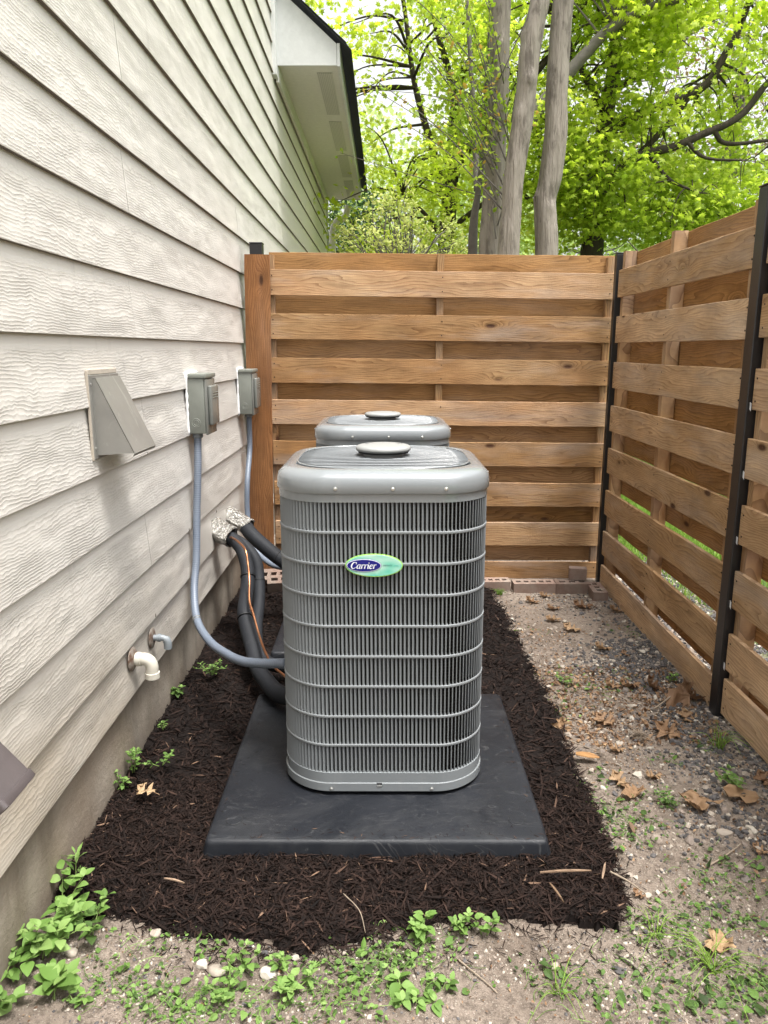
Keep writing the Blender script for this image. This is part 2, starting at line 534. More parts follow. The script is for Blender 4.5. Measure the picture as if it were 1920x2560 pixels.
k = NT('pipe_foam', 0.7, 0.3); p = k.coord()
a = k.mix(k.noise(p, 12.0, 5, 0.6), (0.008, 0.009, 0.012), (0.020, 0.022, 0.026))
k.col(k.mix(k.map(k.noise(p, 20.0, 5, 0.7, 1.0), 0.60, 0.8, 0.0, 0.35), a, (0.10, 0.10, 0.095))); k.bump(k.noise(p, 90.0, 4), 0.0015, 0.5); M['foam'] = k.m
k = NT('foil_tape', 0.26, 0.5, 0.95); p = k.coord()
k.col(k.mix(k.noise(p, 20.0, 4), (0.36, 0.345, 0.31), (0.66, 0.64, 0.60))); k.bump(k.noise(p, 70.0, 5, 0.6, 1.5), 0.016, 1.0); M['foil'] = k.m
k = NT('copper', 0.28, 0.5, 0.9); p = k.coord()
k.col(k.mix(k.map(k.noise(p, 25.0, 4), 0.4, 0.7, 0, 1), (0.50, 0.22, 0.11), (0.30, 0.14, 0.075))); M['copper'] = k.m
k = NT('galvanised', 0.42, 0.5, 0.55); p = k.coord()
a = k.mix(k.noise(p, 14.0, 5, 0.6), (0.25, 0.245, 0.23), (0.36, 0.35, 0.33))
a = k.mix(k.map(k.noise(k.scale(p, (4, 12, 3)), 2.0, 4, 0.6, 1.5), 0.60, 0.70, 0.0, 0.5), a, (0.50, 0.49, 0.46))
k.col(a); M['galv'] = k.m
M['pvc'] = simple('aged_pvc', (0.52, 0.49, 0.42), 0.4, vary=0.06, scale=10)
M['gray_pipe'] = simple('painted_pipe', (0.20, 0.22, 0.235), 0.5, bump=0.001, bscale=80)
k = NT('rusty_flange', 0.6, 0.4, 0.4); p = k.coord()
k.col(k.mix(k.map(k.noise(p, 45.0, 4, 0.7), 0.4, 0.62, 0, 1), (0.33, 0.29, 0.25), (0.12, 0.06, 0.035))); M['rust'] = k.m
M['brown_metal'] = simple('brown_downspout', (0.075, 0.062, 0.062), 0.42, vary=0.2, scale=18, bump=0.0006, bscale=120)
M['off_metal'] = simple('beige_downspout', (0.62, 0.60, 0.53), 0.5)
# bricks
k = NT('brick', 0.9, 0.2); p = k.world(); r = k.orand()
a = k.mix(k.noise(p, 26.0, 5, 0.7), (0.15, 0.095, 0.075), (0.30, 0.215, 0.175))
a = k.mix(k.map(k.noise(p, 9.0, 4, 0.6), 0.45, 0.7, 0.0, 0.7), a, (0.27, 0.235, 0.20))
nd = k.n('HueSaturation'); k.l(a, nd.inputs['Color']); k.l(k.map(r, 0, 1, 0.75, 1.1), nd.inputs['Value'])
k.col(nd.outputs[0]); k.bump(k.noise(p, 160.0, 4, 0.7), 0.002, 0.8); M['brick'] = k.m
# soil
k = NT('soil', 0.95, 0.15); p = k.world(); w = k.xyz(p)
a = k.mix(k.map(k.noise(p, 2.2, 6, 0.65), 0.3, 0.7, 0, 1), (0.205, 0.160, 0.127), (0.39, 0.322, 0.265))
a = k.mix(k.map(k.noise(p, 7.0, 6, 0.7), 0.5, 0.75, 0, 0.75), a, (0.092, 0.069, 0.054))
a = k.mix(k.map(k.noise(p, 60.0, 3, 0.7), 0.45, 0.7, 0, 0.6), a, (0.075, 0.058, 0.046))
spk = k.math('MULTIPLY', k.math('LESS_THAN', k.vor(p, 170.0), 0.25), k.math('GREATER_THAN', k.xyz(k.vor(p, 170.0, out='Color'))[0], 0.72))
a = k.mix(spk, a, (0.40, 0.36, 0.30))
far = k.map(w[0], 1.62, 1.72, 0.0, 1.0)
a = k.mix(far, a, k.mix(k.noise(p, 6.0, 5), (0.05, 0.085, 0.025), (0.11, 0.17, 0.05)))
k.col(a)
h = k.math('ADD', k.noise(p, 38.0, 8, 0.75), k.math('MULTIPLY', k.noise(p, 200.0, 3, 0.7), 0.5))
k.bump(h, 0.018, 1.0); M['soil'] = k.m
k = NT('mulch', 0.9, 0.2); t = k.tint()
k.col(k.ramp(t, [(0.0, (0.0030, 0.0020, 0.0018)), (0.4, (0.013, 0.0070, 0.0052)), (0.75, (0.026, 0.0145, 0.011)), (0.93, (0.056, 0.032, 0.023)), (1.0, (0.19, 0.12, 0.08))]))
M['mulch'] = k.m
k = NT('stones', 0.75, 0.3); t = k.tint()
a = k.ramp(t, [(0.0, (0.022, 0.025, 0.031)), (0.35, (0.070, 0.073, 0.080)), (0.55, (0.14, 0.125, 0.115)), (0.7, (0.25, 0.20, 0.165)), (0.85, (0.40, 0.35, 0.29)), (1.0, (0.54, 0.50, 0.43))])
k.col(k.mix(k.math('MULTIPLY', k.noise(k.world(), 120.0, 4), 0.5), a, (0.16, 0.13, 0.11))); k.bump(k.noise(k.world(), 200.0, 3), 0.001, 0.7); M['stones'] = k.m
M['bark_smooth'] = None
k = NT('crepe_bark', 0.7, 0.25); p = k.coord()
a = k.mix(k.noise(k.scale(p, (12, 12, 4.5)), 1.0, 8, 0.7), (0.21, 0.180, 0.150), (0.34, 0.30, 0.255))
a = k.mix(k.map(k.noise(k.scale(p, (9, 9, 3.2)), 1.3, 8, 0.7), 0.52, 0.62, 0.0, 0.6), a, (0.075, 0.060, 0.048))
a = k.mix(k.map(k.noise(k.scale(p, (26, 26, 2.2)), 1.0, 4, 0.65), 0.54, 0.70, 0.0, 0.5), a, (0.10, 0.085, 0.07))
k.col(a); k.bump(k.noise(k.scale(p, (22, 22, 2.2)), 1.0, 4, 0.6), 0.05, 0.9); M['crepe'] = k.m
k = NT('oak_bark', 0.9, 0.2); p = k.coord()
k.col(k.mix(k.noise(k.scale(p, (20, 20, 5)), 1.0, 5, 0.7), (0.020, 0.016, 0.013), (0.095, 0.078, 0.062))); k.bump(k.noise(k.scale(p, (40, 40, 9)), 1.0, 5), 0.02, 0.8); M['oakbark'] = k.m
M['graybark'] = simple('grey_bark', (0.13, 0.115, 0.10), 0.85, vary=0.4, scale=25)
M['leaf_lime'] = leaf_mat('leaf_lime', [(0.0, (0.30, 0.42, 0.020)), (0.5, (0.50, 0.64, 0.040)), (1.0, (0.66, 0.76, 0.12))], 0.68)
M['leaf_oak'] = leaf_mat('leaf_oak', [(0.0, (0.20, 0.31, 0.022)), (0.5, (0.37, 0.50, 0.035)), (1.0, (0.54, 0.66, 0.09))], 0.66)
M['leaf_crepe'] = leaf_mat('leaf_crepe', [(0.0, (0.18, 0.32, 0.02)), (0.6, (0.36, 0.52, 0.04)), (0.97, (0.50, 0.58, 0.08)), (1.0, (0.50, 0.34, 0.06))], 0.5)
M['leaf_dark'] = leaf_mat('leaf_dark', [(0.0, (0.02, 0.055, 0.012)), (1.0, (0.05, 0.11, 0.022))], 0.3)
M['leaf_flower'] = leaf_mat('leaf_flower', [(0.0, (0.22, 0.32, 0.06)), (0.6, (0.52, 0.58, 0.16)), (1.0, (0.70, 0.70, 0.28))], 0.45)
M['leaf_far'] = leaf_mat('leaf_far', [(0.0, (0.30, 0.42, 0.10)), (1.0, (0.55, 0.66, 0.26))], 0.6)
M['leaf_bud'] = leaf_mat('leaf_bud', [(0.0, (0.20, 0.10, 0.06)), (0.5, (0.30, 0.23, 0.10)), (1.0, (0.28, 0.38, 0.08))], 0.4)
M['weed'] = leaf_mat('weed_leaf', [(0.0, (0.035, 0.060, 0.020)), (0.35, (0.075, 0.135, 0.030)), (0.7, (0.15, 0.27, 0.055)), (1.0, (0.27, 0.40, 0.12))], 0.35, 0.65, mottled=0.12)
M['stem'] = simple('weed_stem', (0.16, 0.23, 0.06), 0.6)
M['grass'] = leaf_mat('grass_blade', [(0.0, (0.12, 0.22, 0.03)), (1.0, (0.30, 0.46, 0.08))], 0.4)
M['deadleaf'] = leaf_mat('dead_leaf', [(0.0, (0.11, 0.060, 0.034)), (0.5, (0.27, 0.155, 0.085)), (1.0, (0.50, 0.34, 0.19))], 0.2, 0.65, mottled=0.45)
M['twig'] = simple('dry_twig', (0.24, 0.19, 0.14), 0.85, vary=0.3)
M['badge_rim'] = simple('badge_rim', (0.30, 0.58, 0.10), 0.3)
k = NT('badge_face', 0.25, 0.5); s = k.xyz(k.coord())
g = k.noise(k.scale(k.coord(), (16, 1, 30)), 1.0, 1.0)
k.col(k.mix(k.map(g, 0.35, 0.65, 0, 1), (0.10, 0.50, 0.36), (0.42, 0.64, 0.54))); M['badge_face'] = k.m
M['navy'] = simple('badge_navy', (0.004, 0.006, 0.16), 0.25, vary=0.02)
M['badge_white'] = simple('badge_white', (0.75, 0.77, 0.85), 0.4, vary=0.02)
M['print_dark'] = simple('badge_print', (0.03, 0.10, 0.12), 0.5)
M['cap_print'] = simple('cap_print', (0.15, 0.15, 0.15), 0.5)
M['print_teal'] = simple('badge_print_teal', (0.02, 0.42, 0.40), 0.5)
M['path'] = simple('path_concrete', (0.48, 0.45, 0.38), 0.9, bump=0.003, bscale=60)

# ------------------------------------------------------------------ ground
GZ = -0.02
def ground_z(x, y):
    return GZ + 0.006 * fbm(x, y, 0.3, 5.0) + 0.003 * fbm(x, y, 3.3, 22.0)

def axis(lo, hi, a, b, step, ratio=1.22):
    mid = list(np.arange(a, b + 1e-6, step))
    out, s, x = [], step, a
    while x > lo:
        s *= ratio; x -= s; out.append(x)
    up, s, x = [], step, b
    while x < hi:
        s *= ratio; x += s; up.append(x)
    return np.array(out[::-1] + mid + up)
gx = axis(-300, 300, -0.9, 1.4, 0.015)
gy = axis(-60, 400, 1.1, 4.3, 0.015)
X, Y = np.meshgrid(gx, gy)
Z = np.array([[ground_z(x, y) if (-1.5 < x < 3 and 0.5 < y < 6) else GZ for x in gx] for y in gy])
nx, ny = len(gx), len(gy)
idx = (np.arange(ny - 1)[:, None] * nx + np.arange(nx - 1)[None, :])
F = np.stack([idx, idx + 1, idx + nx + 1, idx + nx], -1).reshape(-1, 4)
MB().add(np.stack([X, Y, Z], -1), F).build('ground', M['soil'], smooth=True, kind='structure')
# paved strip beyond the side fence
mb = MB(); box(mb, 1.72, 3.0, 1.0, 3.42, -0.05, -0.004)
mb.build('path', M['path'], kind='structure')

# ------------------------------------------------------------------ house
house = thing('house', 'pale grey house wall of lapped wood-grain siding on a stained concrete base', 'house', (-0.8, 2, 0))
house_inv = Matrix.Translation((0.8, -2, 0))
def hpart(mb, name, mat, **kw):
    o = mb.build(name, mat, parent=house, **kw)
    o.matrix_parent_inverse = Matrix.Identity(4)
    return o
# everything of the house is built relative to (-0.8, 2, 0)
HX, HY = -0.8, 2.0
X_LIP, X_TOP = -0.782, -0.795
ROW = 0.1858
rows = []
zb = 0.250
edges = [0.250] + [1.150 - ROW * k_ for k_ in range(4, -1, -1)] + [1.150 + ROW * k_ for k_ in range(1, 24)]
edges = sorted(edges)
def plank(y0, y1, z0, z1, name='plank'):
    """one lap board: local origin at its bottom near corner"""
    ztop = z1 + 0.03
    mb = MB()
    n = max(2, int((y1 - y0) / 0.25))
    ys = np.linspace(0, y1 - y0, n + 1)
    dz = z1 - z0
    prof = [(X_LIP - 0.0125, 0.0), (X_LIP - 0.0010, 0.0), (X_LIP, 0.0012), (X_LIP - 0.0165, ztop - z0), (X_LIP - 0.0225, ztop - z0)]
    rings = []
    ph = rnd.uniform(0, 100)
    for y in ys:
        wv = 0.0012 * fbm(y + ph, z0, 0, 1.2)
        rings.append(np.array([(px - HX + wv * (0.4 if i > 2 else 1), y, pz) for i, (px, pz) in enumerate(prof)]))
    loft(mb, rings, closed=True, cap0=True, cap1=True)
    mb.f = [f[:, ::-1] for f in mb.f]
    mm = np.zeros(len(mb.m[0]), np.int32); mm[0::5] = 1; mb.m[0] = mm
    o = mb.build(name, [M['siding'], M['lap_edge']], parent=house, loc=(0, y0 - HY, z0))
    return o
Y_NEAR, Y_CORNER, Y_FAR = -3.0, 5.80, 10.69
joint_rows = {}
for i, z0 in enumerate(edges):
    z1 = edges[i + 1] if i + 1 < len(edges) else z0 + ROW
    if z0 > 4.7:
        continue
    gap = 0.0016
    off = {0: 2.46, 1: 0.55}[i % 2] + rnd.uniform(-0.03, 0.03)
    if i == 0:
        off = 2.44
    cuts = [off + 3.66 * j for j in range(-2, 4)]
    end = Y_CORNER if z0 > 3.20 else Y_FAR
    z1c = z1
    ys = [Y_NEAR] + [c for c in cuts if Y_NEAR + 0.3 < c < end - 0.3] + [end]
    for a, b in zip(ys[:-1], ys[1:]):
        plank(a + gap / 2, b - gap / 2, z0, z1c)
# carcass behind the boards
mb = MB()
box(mb, -6 - HX, -0.806 - HX, Y_NEAR - HY, Y_CORNER - HY - 0.02, 0.252, 4.9)
box(mb, -6 - HX, -0.806 - HX, Y_CORNER - HY - 0.018, Y_FAR - HY - 0.02, 0.252, 3.23)
hpart(mb, 'wall', M['trim'])
# small broken corners where boards meet, dark behind
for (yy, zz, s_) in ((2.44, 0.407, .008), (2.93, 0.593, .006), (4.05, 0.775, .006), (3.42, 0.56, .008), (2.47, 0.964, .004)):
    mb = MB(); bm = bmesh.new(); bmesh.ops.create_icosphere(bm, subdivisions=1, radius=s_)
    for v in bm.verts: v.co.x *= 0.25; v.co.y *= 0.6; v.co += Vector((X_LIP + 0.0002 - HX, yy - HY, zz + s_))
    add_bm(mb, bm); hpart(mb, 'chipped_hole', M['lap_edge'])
mb = MB()
gy2 = np.linspace(Y_NEAR, Y_FAR - 0.02, 260); gz2 = np.linspace(-0.25, 0.262, 16)
V = np.array([[(-0.808 - HX + 0.0035 * fbm(0, y, z, 6.0), y - HY, z) for y in gy2] for z in gz2])
nx_ = len(gy2); idx = (np.arange(len(gz2) - 1)[:, None] * nx_ + np.arange(nx_ - 1)[None, :])
mb.add(V, np.stack([idx, idx + 1, idx + nx_ + 1, idx + nx_], -1).reshape(-1, 4))
box(mb, -6 - HX, -0.815 - HX, Y_NEAR - HY, Y_FAR - HY - 0.03, -0.25, 0.250)
hpart(mb, 'foundation', M['foundation'], smooth=True, sharp=40)
# corner trims
mb = MB(); bevel_box(mb, -0.80 - HX, -0.770 - HX, Y_FAR - 0.005 - HY, Y_FAR + 0.09 - HY, 0.25, 3.23, 0.003)
hpart(mb, 'corner_board', M['trim'])
mb = MB(); bevel_box(mb, -0.81 - HX, -0.762 - HX, Y_CORNER + 0.002 - HY, Y_CORNER + 0.10 - HY, 3.18, 4.9, 0.003)
hpart(mb, 'corner_board', M['trim'])
# eave of the lower roof: soffit, vent strip, frieze, fascia, boxed end
EY0, EY1 = 5.90, 10.78
mb = MB(); box(mb, -0.79 - HX, -0.345 - HX, EY0 - HY, EY1 - HY, 3.272, 3.285)
hpart(mb, 'soffit', M['soffit'])
for y0 in (6.05, 7.25, 8.45, 9.65):
    mb = MB(); box(mb, -0.50 - HX, -0.39 - HX, y0 - HY, y0 + 1.0 - HY, 3.266, 3.271)
    hpart(mb, 'soffit_vent', M['soffit_vent'])
mb = MB(); bevel_box(mb, -0.780 - HX, -0.757 - HX, EY0 + 0.002 - HY, EY1 - 0.1 - HY, 3.16, 3.270, 0.003)
hpart(mb, 'frieze_board', M['soffit'])
mb = MB(); bevel_box(mb, -0.343 - HX, -0.321 - HX, EY0 - 0.02 - HY, EY1 - HY, 3.255, 3.405, 0.003)
hpart(mb, 'fascia', M['trim'])
SL = math.tan(R(41))
mb = MB()
v = [(-0.78, EY0 - 0.02, 3.262), (-0.345, EY0 - 0.02, 3.262), (-0.345, EY0 - 0.02, 3.40), (-0.78, EY0 - 0.02, 3.40 + 0.435 * SL),
     (-0.78, EY0, 3.262), (-0.345, EY0, 3.262), (-0.345, EY0, 3.40), (-0.78, EY0, 3.40 + 0.435 * SL)]
mb.add([(x - HX, y - HY, z) for x, y, z in v], [(0, 1, 2, 3), (7, 6, 5, 4), (1, 5, 6, 2), (0, 4, 5, 1), (3, 2, 6, 7), (0, 3, 7, 4)])
hpart(mb, 'boxed_eave_end', M['trim'])
mb = MB()
a = EY1
v = [(-0.78, a, 3.262), (-0.345, a, 3.262), (-0.345, a, 3.40), (-0.78, a, 3.40 + 0.435 * SL),
     (-0.78, a + .02, 3.262), (-0.345, a + .02, 3.262), (-0.345, a + .02, 3.40), (-0.78, a + .02, 3.40 + 0.435 * SL)]
mb.add([(x - HX, y - HY, z) for x, y, z in v], [(0, 1, 2, 3), (7, 6, 5, 4), (1, 5, 6, 2), (0, 4, 5, 1), (3, 2, 6, 7), (0, 3, 7, 4)])
hpart(mb, 'boxed_eave_end', M['trim'])
# roof deck and shingle courses
def roof_pt(d, y, lift=0.0):      # d = distance up the slope from the eave edge
    ca, sa = math.cos(R(41)), math.sin(R(41))
    return (-0.268 - d * ca - lift * sa - HX, y - HY, 3.385 + d * sa + lift * ca)
mb = MB()
y0, y1 = EY0 - 0.05, EY1 + 0.05
v = [roof_pt(0, y0, -.045), roof_pt(0, y1, -.045), roof_pt(3, y1, -.045), roof_pt(3, y0, -.045), roof_pt(0, y0, .022), roof_pt(0, y1, .022), roof_pt(3, y1, .022), roof_pt(3, y0, .022)]
mb.add(v, BOXF)
roof = hpart(mb, 'roof', M['shingle'])
for ci in range(20):
    d0 = -0.012 + ci * 0.14
    yy = y0 - 0.012
    mb = MB()
    while yy < y1:
        wd = rnd.uniform(0.12, 0.30)
        ye = min(yy + wd, y1 + 0.012)
        t = rnd.uniform(0.004, 0.011); dd = d0 + rnd.choice([0, 0, 0.012])
        l0 = 0.0225
        v = [roof_pt(dd, yy, l0), roof_pt(dd, ye - .004, l0), roof_pt(d0 + .15, ye - .004, l0), roof_pt(d0 + .15, yy, l0),
             roof_pt(dd, yy, l0 + t + .006), roof_pt(dd, ye - .004, l0 + t + .006), roof_pt(d0 + .15, ye - .004, l0 + .004), roof_pt(d0 + .15, yy, l0 + .004)]
        mb.add(v, BOXF); yy = ye
    o = mb.build('shingle_course', M['shingle'], parent=roof, kind='stuff')
# slim roof over the tall part (out of the picture)
mb = MB(); box(mb, -6.2 - HX, -0.72 - HX, Y_NEAR - HY, Y_CORNER + 0.12 - HY, 4.905, 5.0)
hpart(mb, 'roof', M['shingle'])

# far downspout at the house corner
t = thing('downspout', 'pale downspout with curved top at the far corner of the house', 'downspout', (-0.72, 10.86, 0))
mb = MB(); pts = spline([(0.22, 0, 3.08 + .12), (0.17, 0, 3.06), (0.06, 0, 3.0), (0.0, 0, 2.86), (0, 0, 2.6), (0, 0, 0.1)], 8)
tube(mb, pts, 0.045, 8)
mb.build('pipe', M['off_metal'], t, smooth=True, sharp=30)
for z in (2.4, 1.0):
    mb = MB(); bevel_box(mb, -0.05, 0.05, -0.05, 0.05, z, z + 0.03, 0.003); mb.build('strap', M['off_metal'], t)

# ------------------------------------------------------------------ mulch bed
BED = [(-0.84, 1.66), (-0.80, 1.56), (-0.72, 1.51), (-0.62, 1.475), (-0.45, 1.47), (-0.30, 1.445), (-0.19, 1.42), (-0.08, 1.44), (0.07, 1.49), (0.28, 1.485),
       (0.49, 1.475), (0.575, 1.52), (0.60, 1.60), (0.59, 1.72), (0.61, 1.95), (0.61, 2.31), (0.635, 2.7), (0.62, 3.02), (0.60, 3.5), (0.60, 3.9), (0.585, 4.3), (-0.84, 4.3)]
BED = [(x, y + 0.036 if y < 1.66 else y) for x, y in BED]
BEDN = np.array(BED)
def bed_dist(x, y):
    """signed distance to the bed outline, positive inside (vectorised)"""
    x = np.asarray(x, float); y = np.asarray(y, float)
    d = np.full(x.shape, 1e9); inside = np.zeros(x.shape, bool)
    for i in range(len(BED)):
        a, b = BEDN[i], BEDN[(i + 1) % len(BED)]
        ab = b - a
        t = np.clip(((x - a[0]) * ab[0] + (y - a[1]) * ab[1]) / (ab @ ab), 0, 1)
        d = np.minimum(d, np.hypot(x - a[0] - t * ab[0], y - a[1] - t * ab[1]))
        c = ((a[1] > y) != (b[1] > y)) & (x < (b[0] - a[0]) * (y - a[1]) / (b[1] - a[1] + 1e-12) + a[0])
        inside ^= c
    return np.where(inside, d, -d)
mgx = np.arange(-0.84, 0.70, 0.012); mgy = np.arange(1.36, 4.26, 0.012)
X, Y = np.meshgrid(mgx, mgy)
D = bed_dist(X, Y)
nz = np.array([[fbm(x, y, 7.1, 9.0) for x in mgx] for y in mgy])
nz2 = np.array([[fbm(x, y, 2.1, 34.0) for x in mgx] for y in mgy])
nz3 = np.array([[fbm(x, y, 4.7, 4.0) for x in mgx] for y in mgy])
D2 = D + 0.024 * nz2 + 0.020 * nz + 0.030 * nz3 * (Y < 1.7)
Zm = np.where(D2 > 0, GZ + 0.015 * np.clip(D2 / 0.05, 0, 1) ** 0.7, GZ - 0.03) + np.where(D2 > 0, 0.008 * nz + 0.005 * nz2, 0)
lump = 0.6 * np.exp(-(((X - 0.50) / 0.06) ** 2 + ((Y - 1.55) / 0.05) ** 2)) * 0.035
Zm += np.where(D2 > 0, lump, 0)
wall_rise = np.clip(1 - (X + 0.805) / 0.12, 0, 1)
Zm += np.where(D2 > 0, wall_rise * 0.012, 0)
under_pad = ((X > -0.46) & (X < 0.41) & (Y > 1.78) & (Y < 2.61)) | ((X > -0.48) & (X < 0.38) & (Y > 3.05) & (Y < 3.85))
Zm = np.where(under_pad, np.minimum(Zm, 0.005), Zm)
def mulch_z(x, y):
    i = np.clip(((np.asarray(x) - mgx[0]) / 0.012).astype(int), 0, len(mgx) - 1)
    j = np.clip(((np.asarray(y) - mgy[0]) / 0.012).astype(int), 0, len(mgy) - 1)
    return Zm[j, i]
mb = MB()
nx, ny = len(mgx), len(mgy)
idx = (np.arange(ny - 1)[:, None] * nx + np.arange(nx - 1)[None, :])
keep = (Zm[:-1, :-1] > GZ - 0.02) | (Zm[1:, 1:] > GZ - 0.02) | (Zm[:-1, 1:] > GZ - 0.02) | (Zm[1:, :-1] > GZ - 0.02)
idx = idx[keep]
mb.add(np.stack([X, Y, Zm], -1), np.stack([idx, idx + 1, idx + nx + 1, idx + nx], -1).reshape(-1, 4), 0.12)
# shreds of bark: bent three-sided slivers
sh_v = np.array([(0, -1, 0.0), (0.5, -0.35, 0.35), (-0.5, -0.3, 0.30), (0.0, -0.33, -0.3), (0.55, 0.35, 0.25), (-0.45, 0.33, 0.35), (0.05, 0.36, -0.3), (0.1, 1, 0.1)])
sh_f = np.array([(0, 1, 2), (0, 2, 3), (0, 3, 1), (1, 4, 2), (2, 4, 5), (2, 5, 3), (3, 5, 6), (3, 6, 1), (1, 6, 4), (7, 5, 4), (7, 6, 5), (7, 4, 6)])
def shreds(N, ylo, yhi, lmin, lmax, spill=0.0):
    xs = RS.uniform(-0.81, 0.69, N * 3); ys = RS.uniform(ylo, yhi, N * 3)
    d = D2[np.clip(((ys - mgy[0]) / 0.012).astype(int), 0, len(mgy) - 1), np.clip(((xs - mgx[0]) / 0.012).astype(int), 0, len(mgx) - 1)]
    ok = d > RS.uniform(-0.002, 0.012, len(d)) - spill * RS.exponential(1.0, len(d))
    ok &= ~((xs > -0.475) & (xs < 0.43) & (ys > 1.757) & (ys < 2.625)) & ~((xs > -0.49) & (xs < 0.39) & (ys > 3.03) & (ys < 3.86))
    xs, ys = xs[ok][:N], ys[ok][:N]
    n = len(xs)
    L = RS.uniform(lmin, lmax, n) * RS.choice([0.5, 0.8, 1.1, 1.7], n, p=[.25, .35, .28, .12])
    w = L * RS.uniform(0.07, 0.26, n)
    w = np.clip(w, 0.0009, 0.0055)
    pos = np.stack([xs, ys, np.maximum(mulch_z(xs, ys), GZ) + RS.uniform(-0.003, 0.010, n)], -1)
    rot = rand_rot(n, 0.34)
    tint = np.clip(RS.beta(2.0, 3.2, n) * 1.0, 0, 0.93)
    pale = RS.uniform(0, 1, n) < 0.012
    tint[pale] = RS.uniform(0.93, 1.0, pale.sum())
    scatter(mb, sh_v, sh_f, pos, rot, np.stack([w, L, w * 0.8], -1), tint)
shreds(26000, 1.38, 2.1, 0.008, 0.022, 0.004)
shreds(18000, 2.1, 4.2, 0.010, 0.026, 0.004)
shreds(420, 1.40, 2.2, 0.025, 0.042, 0.006)
shreds(1500, 1.38, 2.6, 0.008, 0.020, 0.020)
mulch = mb.build('mulch', M['mulch'], kind='stuff')
mulch['label'] = 'dark brown shredded bark mulch round the equipment pads'

# ------------------------------------------------------------------ gravel, crumbs and stones
ico = bmesh.new(); bmesh.ops.create_icosphere(ico, subdivisions=1, radius=1.0)
ico_v = np.array([v.co[:] for v in ico.verts]); ico_f = np.array([[w.index for w in f.verts] for f in ico.faces]); ico.free()
mb = MB()
def pebbles(N, xr, yr, size, dens, tints, flat=(0.45, 0.8), shapes=6):
    xs = RS.uniform(*xr, N); ys = RS.uniform(*yr, N)
    ok = dens(xs, ys) > RS.uniform(0, 1, N)
    ok &= bed_dist(xs, ys) < 0.0
    xs, ys = xs[ok], ys[ok]; n = len(xs)
    s = size[0] * (size[1] / size[0]) ** (RS.uniform(0, 1, n) ** 1.8)
    which = RS.randint(0, shapes, n)
    zz = np.array([ground_z(x, y) for x, y in zip(xs, ys)])
    tt = tints(n)
    for q in range(shapes):
        bv = ico_v * (1 + RS.uniform(-0.28, 0.28, (12, 1)))
        m = which == q
        k_ = m.sum()
        if not k_: continue
        sc = np.stack([s[m] * RS.uniform(0.7, 1.25, k_), s[m] * RS.uniform(0.7, 1.1, k_), s[m] * RS.uniform(*flat, k_)], -1)
        pos = np.stack([xs[m], ys[m], zz[m] + sc[:, 2] * RS.uniform(0.0, 0.6, k_)], -1)
        scatter(mb, bv, ico_f, pos, rand_rot(k_, 0.3), sc, tt[m])
def sstep(x, a, b):
    t = np.clip((x - a) / (b - a), 0, 1); return t * t * (3 - 2 * t)
def nz_arr(x, y, s, z=0.0):
    return np.array([noise.noise(Vector((a * s, b * s, z))) for a, b in zip(x, y)])
def dark_dens(x, y):
    e = 0.84 + 0.16 * np.sin(y * 3.0) * 0.6
    n = nz_arr(x, y, 5.0, 1.0)
    a = sstep(x + 0.16 * n, 0.86, 1.12) * sstep(y, 1.55, 1.95) * (0.45 + 0.9 * sstep(n, -0.2, 0.3))
    patch = np.exp(-(((x - 1.06) / 0.22) ** 2 + ((y - 3.02) / 0.16) ** 2))
    band = 0.35 * sstep(x, 0.95, 1.15) * sstep(y, 2.3, 2.6) * sstep(-y, -3.4, -3.0)
    low = np.where((y > 2.25) & (y < 2.85), 0.45, 1.0)
    a = np.where(y > 3.3, a * 0.12, a)
    return np.clip(a * low + patch + band, 0.0, 1) * 0.75
gray = lambda n: np.clip(RS.choice([0, 1, 2], n, p=[.74, .12, .14]) * 0.0 + np.where(RS.uniform(0, 1, n) < 0.76, RS.uniform(0.0, 0.42, n), RS.uniform(0.5, 1.0, n)), 0, 1)
pale = lambda n: np.where(RS.uniform(0, 1, n) < 0.25, RS.uniform(0.1, 0.5, n), RS.uniform(0.55, 1.0, n))
pebbles(26000, (0.6, 1.24), (1.3, 4.0), (0.0045, 0.0125), dark_dens, gray)
pebbles(9000, (1.24, 1.72), (1.3, 5.5), (0.006, 0.014), lambda x, y: np.full(x.shape, 0.85), gray)
pebbles(12000, (0.5, 1.22), (1.2, 4.05), (0.0018, 0.008), lambda x, y: np.clip(0.35 + 0.9 * nz_arr(x, y, 3.0, 5.0), 0.08, 1), pale)
pebbles(9000, (-0.8, 0.9), (1.18, 1.56), (0.0012, 0.0055), lambda x, y: np.clip(0.5 + 1.0 * nz_arr(x, y, 5.0, 9.0), 0.08, 1), pale)
pebbles(300, (0.55, 1.22), (1.5, 3.9), (0.008, 0.018), lambda x, y: np.full(x.shape, 0.6), pale)
gravel = mb.build('gravel', M['stones'], kind='stuff')
gravel['label'] = 'loose grey gravel and pale crushed limestone along the side fence'

def rock(x, y, s, tint, label, sy=0.8, sz=0.6, seed=0):
    bm = bmesh.new(); bmesh.ops.create_icosphere(bm, subdivisions=3, radius=1.0)
    r = random.Random(seed); q = Vector((r.uniform(0, 50), r.uniform(0, 50), 0))
    planes = [Vector((r.gauss(0, 1), r.gauss(0, 1), r.gauss(0, 1))).normalized() for _ in range(9)]
    for v in bm.verts:
        for pl in planes:
            dd = v.co.dot(pl) - 0.72
            if dd > 0: v.co -= pl * dd
        v.co *= 1 + 0.06 * noise.noise(v.co * 2.5 + q)
        v.co.x *= s; v.co.y *= s * sy; v.co.z *= s * sz
    mb = MB(); add_bm(mb, bm, tint)
    o = mb.build('stone', M['stones'], smooth=True, sharp=28, loc=(x, y, ground_z(x, y) + s * sz * 0.35))
    o.rotation_euler = (r.uniform(-.2, .2), r.uniform(-.2, .2), r.uniform(0, 6))
    return tag(o, label, 'stone')
